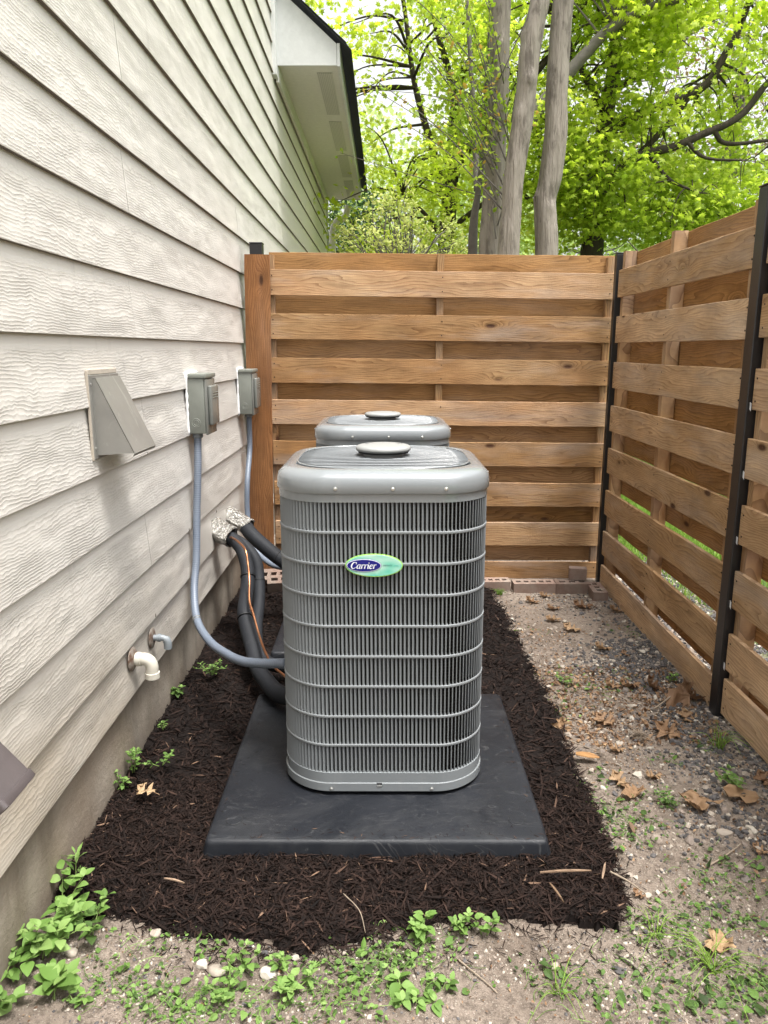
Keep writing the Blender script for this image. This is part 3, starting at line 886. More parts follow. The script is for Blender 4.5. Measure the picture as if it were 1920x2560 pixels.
rock(-0.53, 1.50, 0.017, 0.80, 'pinkish flat stone at the mulch edge beside the big-leaved weeds', seed=1)
rock(-0.70, 1.445, 0.017, 0.86, 'pale rough stone at the foot of the big-leaved weeds by the wall', seed=2)
rock(-0.40, 1.41, 0.016, 0.97, 'whitish pointed stone touching a browner stone below the mulch', sy=0.9, seed=3)
rock(-0.365, 1.395, 0.022, 0.82, 'tan stone touching the whitish pointed one below the mulch', sz=0.5, seed=4)
rock(-0.25, 1.385, 0.020, 1.0, 'white chunky stone beside the bright clump of weeds in the foreground', sy=1.1, seed=5)
rock(-0.27, 1.445, 0.010, 0.2, 'small blue-grey pebble just under the mulch edge', seed=6)
rock(-0.20, 1.43, 0.011, 0.92, 'small smooth cream pebble just under the mulch edge', sy=0.7, seed=7)
rock(0.75, 1.845, 0.020, 0.74, 'pinkish brown stone right of the upright wood chip', seed=8)
rock(0.835, 1.84, 0.018, 0.66, 'brownish faceted stone in bare soil right of the bed corner', seed=9)
rock(1.03, 1.885, 0.018, 0.95, 'whitish rounded stone near the right picture edge below the torn leaf', seed=10)
rock(0.95, 1.885, 0.024, 0.80, 'flat pale pink stone lying below the pair of torn dead leaves', sz=0.35, sy=0.55, seed=11)
rock(0.37, 1.41, 0.012, 0.78, 'small pinkish stone in bare soil in front of the pad', seed=12)
rock(0.51, 1.395, 0.015, 0.15, 'dark grey stone in bare soil in front of the bed corner', sz=0.45, seed=13)
rock(0.65, 1.63, 0.011, 0.9, 'pale stone close to the right edge of the mulch corner', seed=14)
rock(0.99, 2.365, 0.020, 0.28, 'mossy dark stone half buried in the middle of the gravel', seed=15)
rock(1.14, 3.16, 0.020, 0.96, 'white stone in dark gravel at the foot of the side fence', seed=16)
rock(0.93, 2.64, 0.025, 0.85, 'oblong pale stone behind the heap of dead leaves', sz=0.4, sy=0.4, seed=17)
rock(1.13, 3.28, 0.017, 0.84, 'cream stone by the lowest fence board, far end of the gravel', seed=18)

# ------------------------------------------------------------------ fences
def board_mesh(L, h, th, seed, name, mat, ends=True):
    """sawn board: length +X from 0, thickness y 0..th, height z 0..h, slightly uneven edges"""
    r = random.Random(seed)
    n = max(3, int(L / 0.09))
    rings = []
    o = r.uniform(0, 99)
    for i in range(n + 1):
        x = L * i / n
        a = 0.0022 * fbm(x, o, 0, 4.0); b = 0.0022 * fbm(x, o, 9, 4.0); c = 0.0025 * fbm(x, o, 19, 1.2)
        e = 0.0015
        rings.append(np.array([(x, c + e, a), (x, c + th - e, a), (x, c + th, a + e), (x, c + th, h + b - e), (x, c + th - e, h + b), (x, c + e, h + b), (x, c, h + b - e), (x, c, a + e)]))
    mb = MB(); loft(mb, rings, cap0=True, cap1=True)
    mb.f = [f[:, ::-1] for f in mb.f]
    return mb.mesh(name, mat)
def nails(parent, pts, ax, d=0.0015):
    mb = MB()
    for x, z in pts:
        lathe(mb, [(0.0033, -0.001), (0.0033, 0.0006)], 8, aim((x, -0.0004, z), (0, -1, 0)))
    return mb.build('nail_heads', M['nail'], parent, kind='stuff')

LEVELS = [1.570, 1.337, 1.100, 0.868, 0.637, 0.402, 0.169, -0.062]
# back fence, runs along +X at Y = 4.288 and falls 0.8 degrees to the right
bf = thing('wooden_fence', 'tan cedar shadowbox fence across the back between house and side fence', 'fence', (-0.64, 4.288, 0))
LB = 1.885
slope = -0.0115
front = [board_mesh(LB, 0.137, 0.017, 100 + i, 'plank', M['cedar']) for i in range(8)]
lev_left = []
for i, z in enumerate(LEVELS):
    o = link('plank', front[i], bf, (0, 0, z + (0.020 if i < 7 else 0.012)))
    o.rotation_euler = (0, -slope * (-1) if False else math.atan(0.0115) * (1 - i * 0.07), 0)
    nails(o, [(0.02, 0.03), (0.02, 0.105), (0.95, 0.03), (0.95, 0.105), (LB - 0.02, 0.03), (LB - 0.02, 0.105)], 0)
BACKZ = [1.662] + [z - 0.0205 - 0.0950 + 0.0 for z in LEVELS[:-1]]
BACKZ = [1.664, 1.452, 1.219, 0.984, 0.752, 0.523, 0.293, 0.063]
for i, z in enumerate(BACKZ):
    me = board_mesh(LB + 0.01, 0.140, 0.017, 130 + i, 'plank', M['cedar_back'])
    o = link('plank', me, bf, (0, 0.017 + 0.040, z + 0.018))
    o.rotation_euler = (0, math.atan(0.0105) * (1 - i * 0.07), 0)
for x in (0.012, 0.94, 1.868):
    mb = MB(); h = 1.80
    me = board_mesh(1.79, 0.038, 0.038, 160 + int(x * 10), 'batten', M['cedar'])
    o = link('batten', me, bf, (x + 0.019, 0.018, 0.015 if x < 1.5 else 0.0))
    o.rotation_euler = (0, -math.pi / 2, 0)
# vertical cedar trim board and the post cap behind it
me = board_mesh(1.80, 0.138, 0.018, 177, 'trim_board', M['cedar_post'])
o = link('trim_board', me, bf, (-0.014, -0.024, 0.0)); o.rotation_euler = (0, -math.pi / 2 + 0.017, 0)
mb = MB(); bevel_box(mb, -0.098, -0.030, 0.02, 0.085, 0.0, 1.862, 0.003); mb.build('post', M['steel'], bf)
mb = MB(); bevel_box(mb, -0.100, -0.028, 0.018, 0.087, 1.863, 1.869, 0.002); mb.build('post_cap', M['steel'], bf)

# side fence, runs along Y at X = 1.225
XF = 1.225
sf = thing('wooden_fence', 'light tan cedar shadowbox fence with black posts along the gravel on the right', 'fence', (XF, 2.6, 0))
def side_board(y_far, y_near, z, dx, mat, seed, name='plank', h=0.137, tilt=0.0):
    L = y_far - y_near
    me = board_mesh(L, h, 0.017, seed, name, mat)
    o = link(name, me, sf, (dx, y_far - 2.6, z))
    o.rotation_euler = (0, tilt, -math.pi / 2)     # local X -> -Y, local +Y -> +X
    return o
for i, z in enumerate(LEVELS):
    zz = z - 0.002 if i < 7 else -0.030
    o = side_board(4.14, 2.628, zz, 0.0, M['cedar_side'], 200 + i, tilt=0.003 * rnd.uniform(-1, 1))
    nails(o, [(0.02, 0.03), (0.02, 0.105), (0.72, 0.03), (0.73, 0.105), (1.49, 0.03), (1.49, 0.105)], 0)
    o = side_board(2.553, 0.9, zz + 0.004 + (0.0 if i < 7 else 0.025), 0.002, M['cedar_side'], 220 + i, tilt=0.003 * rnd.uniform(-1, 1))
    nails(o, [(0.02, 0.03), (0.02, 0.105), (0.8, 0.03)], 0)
    if i in (2, 3, 4, 5, 6):
        for (yy, zo) in (((2.553 - 2.6), 0.03),):
            mb = MB()
            mb.add([(-0.0015, 0.012, zz + 0.01), (-0.0015, -0.004, zz + 0.0), (-0.0015, -0.004, zz + 0.026), (-0.0015, 0.008, zz + 0.030),
                    (-0.0008, 0.012, zz + 0.01), (-0.0008, -0.004, zz + 0.0), (-0.0008, -0.004, zz + 0.026), (-0.0008, 0.008, zz + 0.030)],
                   [(0, 1, 2, 3), (7, 6, 5, 4), (0, 4, 5, 1), (1, 5, 6, 2), (2, 6, 7, 3), (3, 7, 4, 0)])
            mb.build('paper_tag', M['tag'], sf, loc=(0, yy + 0.001, 0))
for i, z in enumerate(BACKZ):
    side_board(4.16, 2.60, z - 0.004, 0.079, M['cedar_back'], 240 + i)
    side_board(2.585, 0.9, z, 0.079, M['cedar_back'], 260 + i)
for y, L in ((4.11, 1.80), (3.43, 1.80), (2.665, 1.79), (2.515, 1.79), (1.75, 1.80), (1.0, 1.8)):
    me = board_mesh(L, 0.038, 0.060, int(y * 100), 'batten', M['cedar'])
    o = link('batten', me, sf, (0.018, y - 2.6, 0.0))
    o.rotation_euler = (0, -math.pi / 2, -math.pi / 2)
def post(x0, x1, y0, y1, z1):
    mb = MB(); bevel_box(mb, x0 - XF, x1 - XF, y0 - 2.6, y1 - 2.6, -0.1, z1, 0.003); mb.build('post', M['steel'], sf)
    mb = MB(); bevel_box(mb, x0 - XF - .002, x1 - XF + .002, y0 - 2.6 - .002, y1 - 2.6 + .002, z1 + .001, z1 + 0.007, 0.002); mb.build('post_cap', M['steel'], sf)
post(1.213, 1.278, 2.560, 2.622, 1.812)
post(1.2235, 1.262, 4.190, 4.230, 1.795)


# ------------------------------------------------------------------ bricks
def brick_obj(x, y, z, rot, label, L=0.205, W=0.088, H=0.058, holes=(3, 1), tilt=(0, 0)):
    nxh, nyh = holes
    xs = [-L / 2]; ys = [-W / 2]
    cw = L / (nxh * 2 + 1); ch = W / (nyh * 2 + 1)
    xs += [-L / 2 + cw * i for i in range(1, nxh * 2 + 1)] + [L / 2]
    ys += [-W / 2 + ch * i for i in range(1, nyh * 2 + 1)] + [W / 2]
    mb = MB()
    def q(a, b, c, d): mb.add([a, b, c, d], [(0, 1, 2, 3)])
    for i in range(len(xs) - 1):
        for j in range(len(ys) - 1):
            x0, x1, y0, y1 = xs[i], xs[i + 1], ys[j], ys[j + 1]
            if i % 2 == 1 and j % 2 == 1:
                x0 -= cw * 0.15; x1 += cw * 0.15
                q((x0, y0, H), (x1, y0, H), (x1, y0, 0), (x0, y0, 0)); q((x1, y0, H), (x1, y1, H), (x1, y1, 0), (x1, y0, 0))
                q((x1, y1, H), (x0, y1, H), (x0, y1, 0), (x1, y1, 0)); q((x0, y1, H), (x0, y0, H), (x0, y0, 0), (x0, y1, 0))
                q((x0, y0, .001), (x1, y0, .001), (x1, y1, .001), (x0, y1, .001))
            else:
                if j % 2 == 1:
                    if i > 0: x0 += cw * 0.15
                    if i < len(xs) - 2: x1 -= cw * 0.15
                q((x0, y0, H), (x1, y0, H), (x1, y1, H), (x0, y1, H)); q((x0, y1, 0), (x1, y1, 0), (x1, y0, 0), (x0, y0, 0))
    e = 0.0
    q((-L / 2, -W / 2, 0), (L / 2, -W / 2, 0), (L / 2, -W / 2, H), (-L / 2, -W / 2, H)); q((L / 2, -W / 2, 0), (L / 2, W / 2, 0), (L / 2, W / 2, H), (L / 2, -W / 2, H))
    q((L / 2, W / 2, 0), (-L / 2, W / 2, 0), (-L / 2, W / 2, H), (L / 2, W / 2, H)); q((-L / 2, W / 2, 0), (-L / 2, -W / 2, 0), (-L / 2, -W / 2, H), (-L / 2, W / 2, H))
    o = mb.build('brick', M['brick'], loc=(x, y, z))
    o.rotation_euler = (tilt[0], tilt[1], rot)
    tag(o, label, 'brick')
    return o
brick_obj(0.59, 4.075, -0.022, 0.02, 'brick half hidden behind the big unit, left end of the brick row', L=0.215, holes=(5, 1))
brick_obj(0.826, 4.042, -0.022, 0.015, 'cored brick with a line of square holes, middle of the row at the back fence', L=0.232, holes=(5, 1))
brick_obj(1.040, 4.040, -0.022, -0.01, 'reddish brick lying under the small upturned one at the back fence', L=0.190, holes=(3, 1))
brick_obj(1.158, 3.965, -0.030, R(88), 'brick laid end-on at the corner where both fences meet', L=0.19, holes=(3, 1), W=0.078)
brick_obj(1.075, 4.055, 0.0585, R(170), 'small broken brick propped on its side on top of the brick row', L=0.095, W=0.065, H=0.055, holes=(1, 1), tilt=(R(90), 0)).location.z = 0.072
brick_obj(-0.62, 4.12, 0.012, R(-12), 'upper pale cored brick leaning by the house corner behind the black pipe', L=0.19, tilt=(R(28), R(-6)), holes=(3, 1))
brick_obj(-0.56, 4.02, 0.006, R(10), 'lower mulch-strewn brick in front of the leaning pale one by the house', L=0.19, tilt=(R(14), 0), holes=(3, 1))

# ------------------------------------------------------------------ equipment pads
def rrect(w, d, r, n=10, z=0.0, cx=0, cy=0):
    pts = []
    for qx, qy, a0 in ((1, -1, -90), (1, 1, 0), (-1, 1, 90), (-1, -1, 180)):
        for i in range(n + 1):
            a = R(a0 + 90 * i / n)
            pts.append((cx + qx * (w / 2 - r) + r * math.cos(a), cy + qy * (d / 2 - r) + r * math.sin(a), z))
    return np.array(pts)
def make_pad(x0, x1, y0, y1, label, z0=-0.035, z1=0.040):
    cx, cy, w, d = (x0 + x1) / 2, (y0 + y1) / 2, x1 - x0, y1 - y0
    t = thing('equipment_pad', label, 'equipment pad', (cx, cy, 0), 0, 'black plastic pads under the units')
    mb = MB()
    prof = [(0.010, z0), (0.008, z0 + 0.03), (0.0, z1 - 0.012), (-0.001, z1 - 0.007), (-0.005, z1 - 0.002), (-0.010, z1), (-0.03, z1)]
    loft(mb, [rrect(w + 2 * o, d + 2 * o, 0.016, 6, z) for o, z in prof], cap1=True, cap0=True)
    mb.build('slab', M['pad'], t, smooth=True, sharp=50)
    for dx, dy in ((-0.062, -1), (0.062, -1), (-0.062, 1), (0.062, 1)):
        px = (-w / 2 + 0.062) if dx < 0 else (w / 2 - 0.072); py = dy * (d / 2 - 0.092)
        mb = MB()
        a = np.arange(40) / 40 * 2 * math.pi
        def disc(r_, z_): return np.stack([px + np.cos(a) * r_, py + np.sin(a) * r_, np.full(40, z_)], -1)
        loft(mb, [disc(0.0240, z1 + 0.0003), disc(0.0224, z1 + 0.0003)], mat=1)
        loft(mb, [disc(0.0222, z1 + 0.0004), disc(0.0215, z1 + 0.0010), disc(0.0, z1 + 0.0011)])
        mb.build('round_knockout', [M['pad'], M['dark']], t, smooth=True, sharp=40)
    return t
make_pad(-0.476, 0.431, 1.756, 2.632, 'nearer black plastic equipment pad under the badged unit')
make_pad(-0.490, 0.395, 3.02, 3.87, 'farther black plastic equipment pad mostly hidden behind the front unit')

# ------------------------------------------------------------------ condenser units
UW = 0.578
def outline(off, z, n=14, r=0.135, w=UW):
    q = rrect(w + 2 * off, w + 2 * off, r + off, n, z)
    # sides bow out slightly
    h = w / 2 + off
    out = q.copy()
    bx = 0.007 * (1 - (q[:, 0] / h) ** 2); by = 0.007 * (1 - (q[:, 1] / h) ** 2)
    out[:, 1] += np.sign(q[:, 1]) * bx * (np.abs(q[:, 1]) / h) ** 3
    out[:, 0] += np.sign(q[:, 0]) * by * (np.abs(q[:, 0]) / h) ** 3
    return out
def dense(off, z, step=0.0115):
    q = outline(off, z, 40)
    q = np.vstack([q, q[:1]])
    s = np.r_[0, np.cumsum(np.linalg.norm(np.diff(q, axis=0), axis=1))]
    n = int(round(s[-1] / step))
    t = np.linspace(0, s[-1], n, endpoint=False)
    P = np.stack([np.interp(t, s, q[:, i]) for i in range(3)], -1)
    T = np.roll(P, -1, 0) - np.roll(P, 1, 0); T /= np.linalg.norm(T, axis=1)[:, None]
    Nn = np.stack([T[:, 1], -T[:, 0], np.zeros(n)], -1)
    return P, T, Nn
B0 = 0.0
zT, zS = 0.9028, 0.9270            # top of slots, lower edge of the top cover
BARS = [0.8199, 0.7321, 0.6428, 0.5540, 0.4649, 0.3753, 0.2841, 0.1957]
def ring_band(mb, prof, n=14):
    """closed-profile band swept round the outline: list of (offset,z)"""
    rs = [outline(o, z, n) for o, z in prof] 
    rs.append(rs[0])
    loft(mb, rs)
# louver blade shared by every louver
def louver_mesh():
    mb = MB()
    zs = [0.108, zT + 0.004]
    # local: x = tangent, y = outward
    th = 0.0011
    sec = [(-0.0050, 0.0004), (-0.0038, 0.0012), (-0.0006, -0.0016), (0.0022, -0.0094), (0.0012, -0.0100), (-0.0018, -0.0026), (-0.0040, -0.0002), (-0.0050, -0.0006)]
    segs = [0.108] + sorted(BARS) + [zT + 0.004]
    rings = []
    hb = 0.0042
    zz = []
    for a, b in zip(segs[:-1], segs[1:]):
        lo = a + (hb if a != segs[0] else 0); hi = b - (hb if b != segs[-1] else 0)
        zz += [(lo, 0.15), (lo + 0.0025, 0.6), (lo + 0.006, 1.0), (hi - 0.006, 1.0), (hi - 0.0025, 0.6), (hi, 0.15)]
    for z, f in zz:
        g = 1.0 - f
        rings.append(np.array([(x, y * f + g * (-0.0002 if i < 4 else -0.0010), z) for i, (x, y) in enumerate(sec)]))
    loft(mb, rings, cap0=True, cap1=True)
    return mb.mesh('louver', M['ac_louver'], smooth=True, sharp=35)
LOUVER = louver_mesh()

def ribbon(mb, pts, wd, M3, z=0.0, th=0.0004, mat=0):
    """flat stroke of varying width in the XY plane, transformed by M3"""
    P = np.array(spline([(a, b, 0) for a, b in pts], 6))[:, :2]
    n = len(P)
    W = np.interp(np.linspace(0, 1, n), np.linspace(0, 1, len(wd)), wd)
    T = np.gradient(P, axis=0); T /= np.linalg.norm(T, axis=1)[:, None] + 1e-9
    Nn = np.stack([-T[:, 1], T[:, 0]], -1)
    A, Bq = P + Nn * W[:, None] / 2, P - Nn * W[:, None] / 2
    V = np.concatenate([np.c_[A, np.full(n, z + th)], np.c_[Bq, np.full(n, z + th)], np.c_[A, np.full(n, z)], np.c_[Bq, np.full(n, z)]])
    V = V @ np.array(M3)[:3, :3].T + np.array(M3)[:3, 3]
    i = np.arange(n - 1)
    F = np.concatenate([np.stack([i, n + i, n + i + 1, i + 1], -1), np.stack([i, i + 1, 2 * n + i + 1, 2 * n + i], -1), np.stack([n + i, 3 * n + i, 3 * n + i + 1, n + i + 1], -1)])
    mb.add(V, F, mat=mat)
# italic serif letters of the logo, strokes in em units (x-height 0.52, cap 0.80), before slant
GL = {
 'C': (0.74, [([(0.62, 0.60), (0.60, 0.74), (0.42, 0.80), (0.20, 0.68), (0.10, 0.42), (0.16, 0.14), (0.34, 0.01), (0.52, 0.05), (0.64, 0.18)], [0.04, 0.07, 0.06, 0.12, 0.16, 0.13, 0.07, 0.05, 0.03]),
              ([(0.62, 0.56), (0.63, 0.68), (0.63, 0.80)], [0.09, 0.07, 0.03])]),
 'a': (0.50, [([(0.40, 0.40), (0.34, 0.50), (0.20, 0.50), (0.08, 0.34), (0.06, 0.14), (0.14, 0.02), (0.26, 0.06), (0.36, 0.22)], [0.03, 0.05, 0.05, 0.11, 0.13, 0.08, 0.05, 0.04]),
              ([(0.40, 0.52), (0.385, 0.30), (0.37, 0.10), (0.42, 0.01), (0.50, 0.08)], [0.11, 0.12, 0.12, 0.09, 0.03])]),
 'r': (0.38, [([(0.02, 0.46), (0.08, 0.50), (0.13, 0.48)], [0.03, 0.05, 0.05]), ([(0.14, 0.52), (0.13, 0.25), (0.12, 0.0)], [0.12, 0.125, 0.12]),
              ([(0.14, 0.24), (0.20, 0.42), (0.30, 0.50), (0.38, 0.48)], [0.04, 0.05, 0.06, 0.10]), ([(0.345, 0.44), (0.365, 0.44)], [0.09, 0.09]),
              ([(0.04, 0.012), (0.20, 0.012)], [0.03, 0.03])]),
 'i': (0.26, [([(0.02, 0.46), (0.08, 0.50), (0.13, 0.48)], [0.03, 0.05, 0.05]), ([(0.14, 0.52), (0.13, 0.25), (0.125, 0.10), (0.16, 0.01), (0.25, 0.07)], [0.12, 0.125, 0.12, 0.09, 0.03]),
              ([(0.10, 0.70), (0.18, 0.70)], [0.11, 0.11])]),
 'e': (0.44, [([(0.10, 0.24), (0.30, 0.29), (0.37, 0.40), (0.30, 0.51), (0.17, 0.46), (0.08, 0.28), (0.09, 0.10), (0.20, 0.01), (0.32, 0.04), (0.41, 0.13)], [0.03, 0.04, 0.07, 0.05, 0.08, 0.12, 0.13, 0.09, 0.05, 0.03])]),
}
def logo(mb, cx, cy, size, M3, z=0.0, slant=0.22, mat=0, boost=1.0):
    word = 'Carrier'
    adv = [GL[c][0] for c in word]; tot = sum(adv)
    x = -tot / 2
    for c, a in zip(word, adv):
        for pts, wd in GL[c][1]:
            q = [(cx + (x + px + slant * (py - 0.4)) * size, cy + (py - 0.38) * size) for px, py in pts]
            ribbon(mb, q, [w_ * size * boost for w_ in wd], M3, z, mat=mat)
        x += a
def text_part(name, body, size, M4, mat, parent, bold=0.0, shear=0.0):
    cu = bpy.data.curves.new(name, 'FONT'); cu.body = body; cu.size = size; cu.align_x = 'CENTER'; cu.align_y = 'CENTER'
    cu.extrude = 0.00015; cu.offset = bold; cu.shear = shear
    tmp = bpy.data.objects.new('tmp_text', cu); COL.objects.link(tmp)
    bpy.context.view_layer.update()
    me = bpy.data.meshes.new_from_object(tmp.evaluated_get(bpy.context.evaluated_depsgraph_get()))
    bpy.data.objects.remove(tmp)
    me.transform(M4); me.materials.clear(); me.materials.append(mat); me.name = name
    return link(name, me, parent)

def make_unit(x, y, label, badge):
    u = thing('air_conditioner', label, 'air conditioner', (x, y, 0), 0, 'grey condenser units beside the house')
    # base pan
    mb = MB()
    loft(mb, [outline(-0.03, 0.052), outline(0.0015, 0.052), outline(0.0030, 0.0535), outline(0.0030, 0.0775), outline(0.0015, 0.0792), outline(-0.001, 0.0792), outline(-0.02, 0.079)], cap0=True)
    mb.build('base_pan', M['ac'], u, smooth=True, sharp=40)
    mb = MB()
    for sx in (-1, 1):
        for sy in (-1, 1):
            lathe(mb, [(0.026, 0.0405), (0.026, 0.0525)], 16, Matrix.Translation((sx * 0.17, sy * 0.19, 0)))
    mb.build('foot', M['dark'], u, smooth=True, sharp=40)
    # solid panel bands above and below the louvers, and the eight thin bars
    mb = MB(); ring_band(mb, [(0.0, 0.079), (0.0, 0.1099), (-0.002, 0.1105), (-0.012, 0.1105), (-0.012, 0.079)]); mb.build('lower_panel', M['ac'], u, smooth=True, sharp=40)
    mb = MB(); ring_band(mb, [(0.0, zT), (0.0, zS + 0.004), (-0.012, zS + 0.004), (-0.012, zT - 0.0005), (-0.002, zT - 0.0005)]); mb.build('upper_panel', M['ac'], u, smooth=True, sharp=40)
    for z in BARS:
        mb = MB(); h = 0.0042
        ring_band(mb, [(0.0, z - h + .001), (0.0003, z - h * 0.4), (0.0003, z + h * 0.4), (0.0, z + h - .001), (-0.002, z + h), (-0.0045, z + h * .6), (-0.0045, z - h * .6), (-0.002, z - h)])
        mb.build('louver_rail', M['ac_louver'], u, smooth=True, sharp=60)
    P, T, Nn = dense(-0.0022, 0.0)
    for p_, n_ in zip(P, Nn):
        o = link('louver', LOUVER, u, (p_[0], p_[1], 0))
        o.rotation_euler = (0, 0, math.atan2(n_[1], n_[0]) - math.pi / 2 + math.pi)
        # local +y outward, local +x to the right seen from outside
        o.rotation_euler = (0, 0, math.atan2(n_[1], n_[0]) + math.pi / 2)
        o.scale = (1, -1, 1)
    # coil
    mb = MB(); loft(mb, [outline(-0.020, 0.09), outline(-0.020, 0.925)], cap0=True); mb.build('coil', M['coil'], u, smooth=True, sharp=40)
    # top cover
    prof = [(-0.004, zS - 0.001), (0.0040, zS - 0.001), (0.0052, zS + 0.001), (0.0045, 0.948), (0.0035, 0.956), (0.0012, 0.9645), (-0.0035, 0.9715), (-0.010, 0.977), (-0.019, 0.9815), (-0.030, 0.9845)]
    rings = [outline(o_, z_, 24) for o_, z_ in prof]
    N = len(rings[0])
    base_o = outline(-0.030, 0, 24)
    ang = np.arctan2(base_o[:, 1], base_o[:, 0])
    def sup(a, b, z, e=3.4):
        c, s = np.cos(ang), np.sin(ang)
        rr = (np.abs(c / a) ** e + np.abs(s / b) ** e) ** (-1 / e)
        return np.stack([rr * c, rr * s, np.full(N, z)], -1)
    rings += [sup(0.264, 0.255, 0.9868), sup(0.2605, 0.2515, 0.9862), sup(0.2585, 0.2495, 0.983), sup(0.2575, 0.2485, 0.972), sup(0.255, 0.246, 0.94)]
    mb = MB(); loft(mb, rings); mb.build('top_cover', M['ac'], u, smooth=True, sharp=50)
    # fan guard: rim wire, parallel wires over a shallow dome, support wires
    dome = lambda px, py: 0.9840 + 0.0265 * max(0.0, 1 - (px / 0.262) ** 2 * 0.9 - (py / 0.252) ** 2) ** 0.55
    dome = lambda px, py: 0.9855 + 0.003 * max(0.0, 1 - (math.hypot(px, py) / 0.20) ** 2)
    mb = MB()
    rr = []
    for i in range(97):
        a = 2 * math.pi * i / 96
        c, s = math.cos(a), math.sin(a)
        r_ = (abs(c / 0.250) ** 3.4 + abs(s / 0.241) ** 3.4) ** (-1 / 3.4)
        rr.append((r_ * c, r_ * s, 0.9865))
    tube(mb, rr, 0.0026, 8, cap=False)
    for px in (-0.15, 0.15):
        tube(mb, [(px, yy, dome(px, yy) - 0.004) for yy in np.linspace(-0.225, 0.225, 13)], 0.0022, 6)
    tube(mb, [(0, yy, dome(0, yy) - 0.004) for yy in np.linspace(-0.235, 0.235, 13)], 0.0022, 6)
    py = -0.230
    while py < 0.2301:
        half = 0.250 * (1 - abs(py / 0.241) ** 3.4) ** (1 / 3.4) - 0.002
        if half > 0.03:
            tube(mb, [(xx, py, dome(xx, py)) for xx in np.linspace(-half, half, 15)], 0.0021, 6)
        py += 0.0265
    mb.build('fan_guard', M['ac'], u, smooth=True)
    # fan below the guard
    mb = MB(); lathe(mb, [(0.05, 0.90), (0.055, 0.94), (0.03, 0.947), (0.0, 0.948)], 20)
    fan = mb.build('fan_hub', M['dark'], u, smooth=True, sharp=40)
    for kq in range(3):
        a0 = R(120 * kq + 20); mb = MB(); q = []
        for i in range(9):
            rr_ = 0.05 + 0.18 * i / 8; sp_ = R(10 + 34 * i / 8)
            for a, z in ((a0 - sp_, 0.915), (a0 - sp_ * .3, 0.925), (a0 + sp_ * .3, 0.935), (a0 + sp_, 0.94)):
                q.append((rr_ * math.cos(a), rr_ * math.sin(a), z))
        f = [(i * 4 + j, i * 4 + j + 1, i * 4 + j + 5, i * 4 + j + 4) for i in range(8) for j in range(3)]
        mb.add(q, f); mb.build('fan_blade', M['dark'], u, smooth=True)
    # centre cap with embossed name
    mb = MB(); a = np.arange(48) / 48 * 2 * math.pi
    loft(mb, [np.stack([np.cos(a) * rr_, np.sin(a) * rr_ * 1.0, np.full(48, zz_)], -1) for rr_, zz_ in ((0.078, 1.0035), (0.0815, 1.006), (0.0830, 1.010), (0.0815, 1.0155), (0.076, 1.0195), (0.066, 1.0215), (0.03, 1.0235), (0.0, 1.024))], cap0=True)
    lathe(mb, [(0.060, 0.985), (0.060, 0.9995)], 32)
    cap = mb.build('guard_cap', M['ac_cap'], u, smooth=True, sharp=60)
    mb = MB(); loft(mb, [np.stack([np.cos(a) * rr_, np.sin(a) * rr_, np.full(48, zz_)], -1) for rr_, zz_ in ((0.072, 0.9985), (0.076, 0.999), (0.0765, 1.0034), (0.05, 1.0034))], cap0=True)
    mb.build('cap_gasket', M['dark'], cap, smooth=True, sharp=60)
    mb = MB(); logo(mb, 0, 0.018, 0.036, Matrix.Translation((0, 0, 1.0225)), 0.0, th if False else 0.22)
    mb.build('embossed_name', M['cap_print'], cap)
    # hex screws with washers
    front = UW / 2 + 0.007 + 0.004
    def hexscrew(px, py, pz, d, s=1.0):
        mb = MB(); Mx = aim((px, py, pz), d)
        lathe(mb, [(0.0052 * s, 0.0), (0.0052 * s, 0.0009), (0.0036 * s, 0.0011)], 16, Mx); lathe(mb, [(0.0036 * s, 0.001), (0.0036 * s, 0.0038), (0.0028 * s, 0.0044)], 6, Mx)
        mb.build('screw', M['screw'], u)
    for sx in (-0.126, 0.026, 0.167):
        hexscrew(sx, -front - 0.0002 + 0.007 * (sx / 0.29) ** 2, 0.941, (0, -1, 0))
        hexscrew(sx, front - 0.007 * (sx / 0.29) ** 2, 0.941, (0, 1, 0))
    for sy in (-0.10, 0.10):
        hexscrew(front - 0.001, sy, 0.955, (1, 0, 0)); hexscrew(-front + 0.001, sy, 0.955, (-1, 0, 0))
        hexscrew(front - 0.004, sy, 0.070, (1, 0, 0)); hexscrew(-front + 0.004, sy, 0.070, (-1, 0, 0))
    hexscrew(-0.149, -front + 0.002, 0.0625, (0, -1, 0)); hexscrew(0.140, -front + 0.002, 0.0625, (0, -1, 0))
    hexscrew(front - 0.003, -0.10, 0.40, (1, 0, 0))
    mb = MB(); bevel_box(mb, -0.019, -0.003, -front + 0.0028, -front + 0.006, 0.066, 0.079, 0.0008); mb.build('latch_slot', M['dark'], u)
    mb = MB(); bevel_box(mb, -0.018, -0.004, -front + 0.0020, -front + 0.004, 0.0665, 0.0725, 0.0005); mb.build('latch_tab', M['screw'], u)
    if badge:
        bx, bz, by = -0.0245, 0.7315, -front + 0.0015
        Mb = Matrix.Translation((bx, by, bz)) @ Matrix.Rotation(R(90), 4, 'X') @ Matrix.Rotation(R(-0.4), 4, 'Z')
        a = np.arange(64) / 64 * 2 * math.pi
        def ell(rx, ry, z): return np.stack([np.cos(a) * rx, np.sin(a) * ry, np.full(64, z)], -1)
        def eloft(rs_, mat, name, par, ox=0.0, oy=0.0):
            mb = MB(); Mq = np.array(Mb)
            rs_ = [(q + np.array([ox, oy, 0])) @ Mq[:3, :3].T + Mq[:3, 3] for q in rs_]
            loft(mb, rs_, cap1=True); return mb.build(name, mat, par, smooth=True, sharp=40)
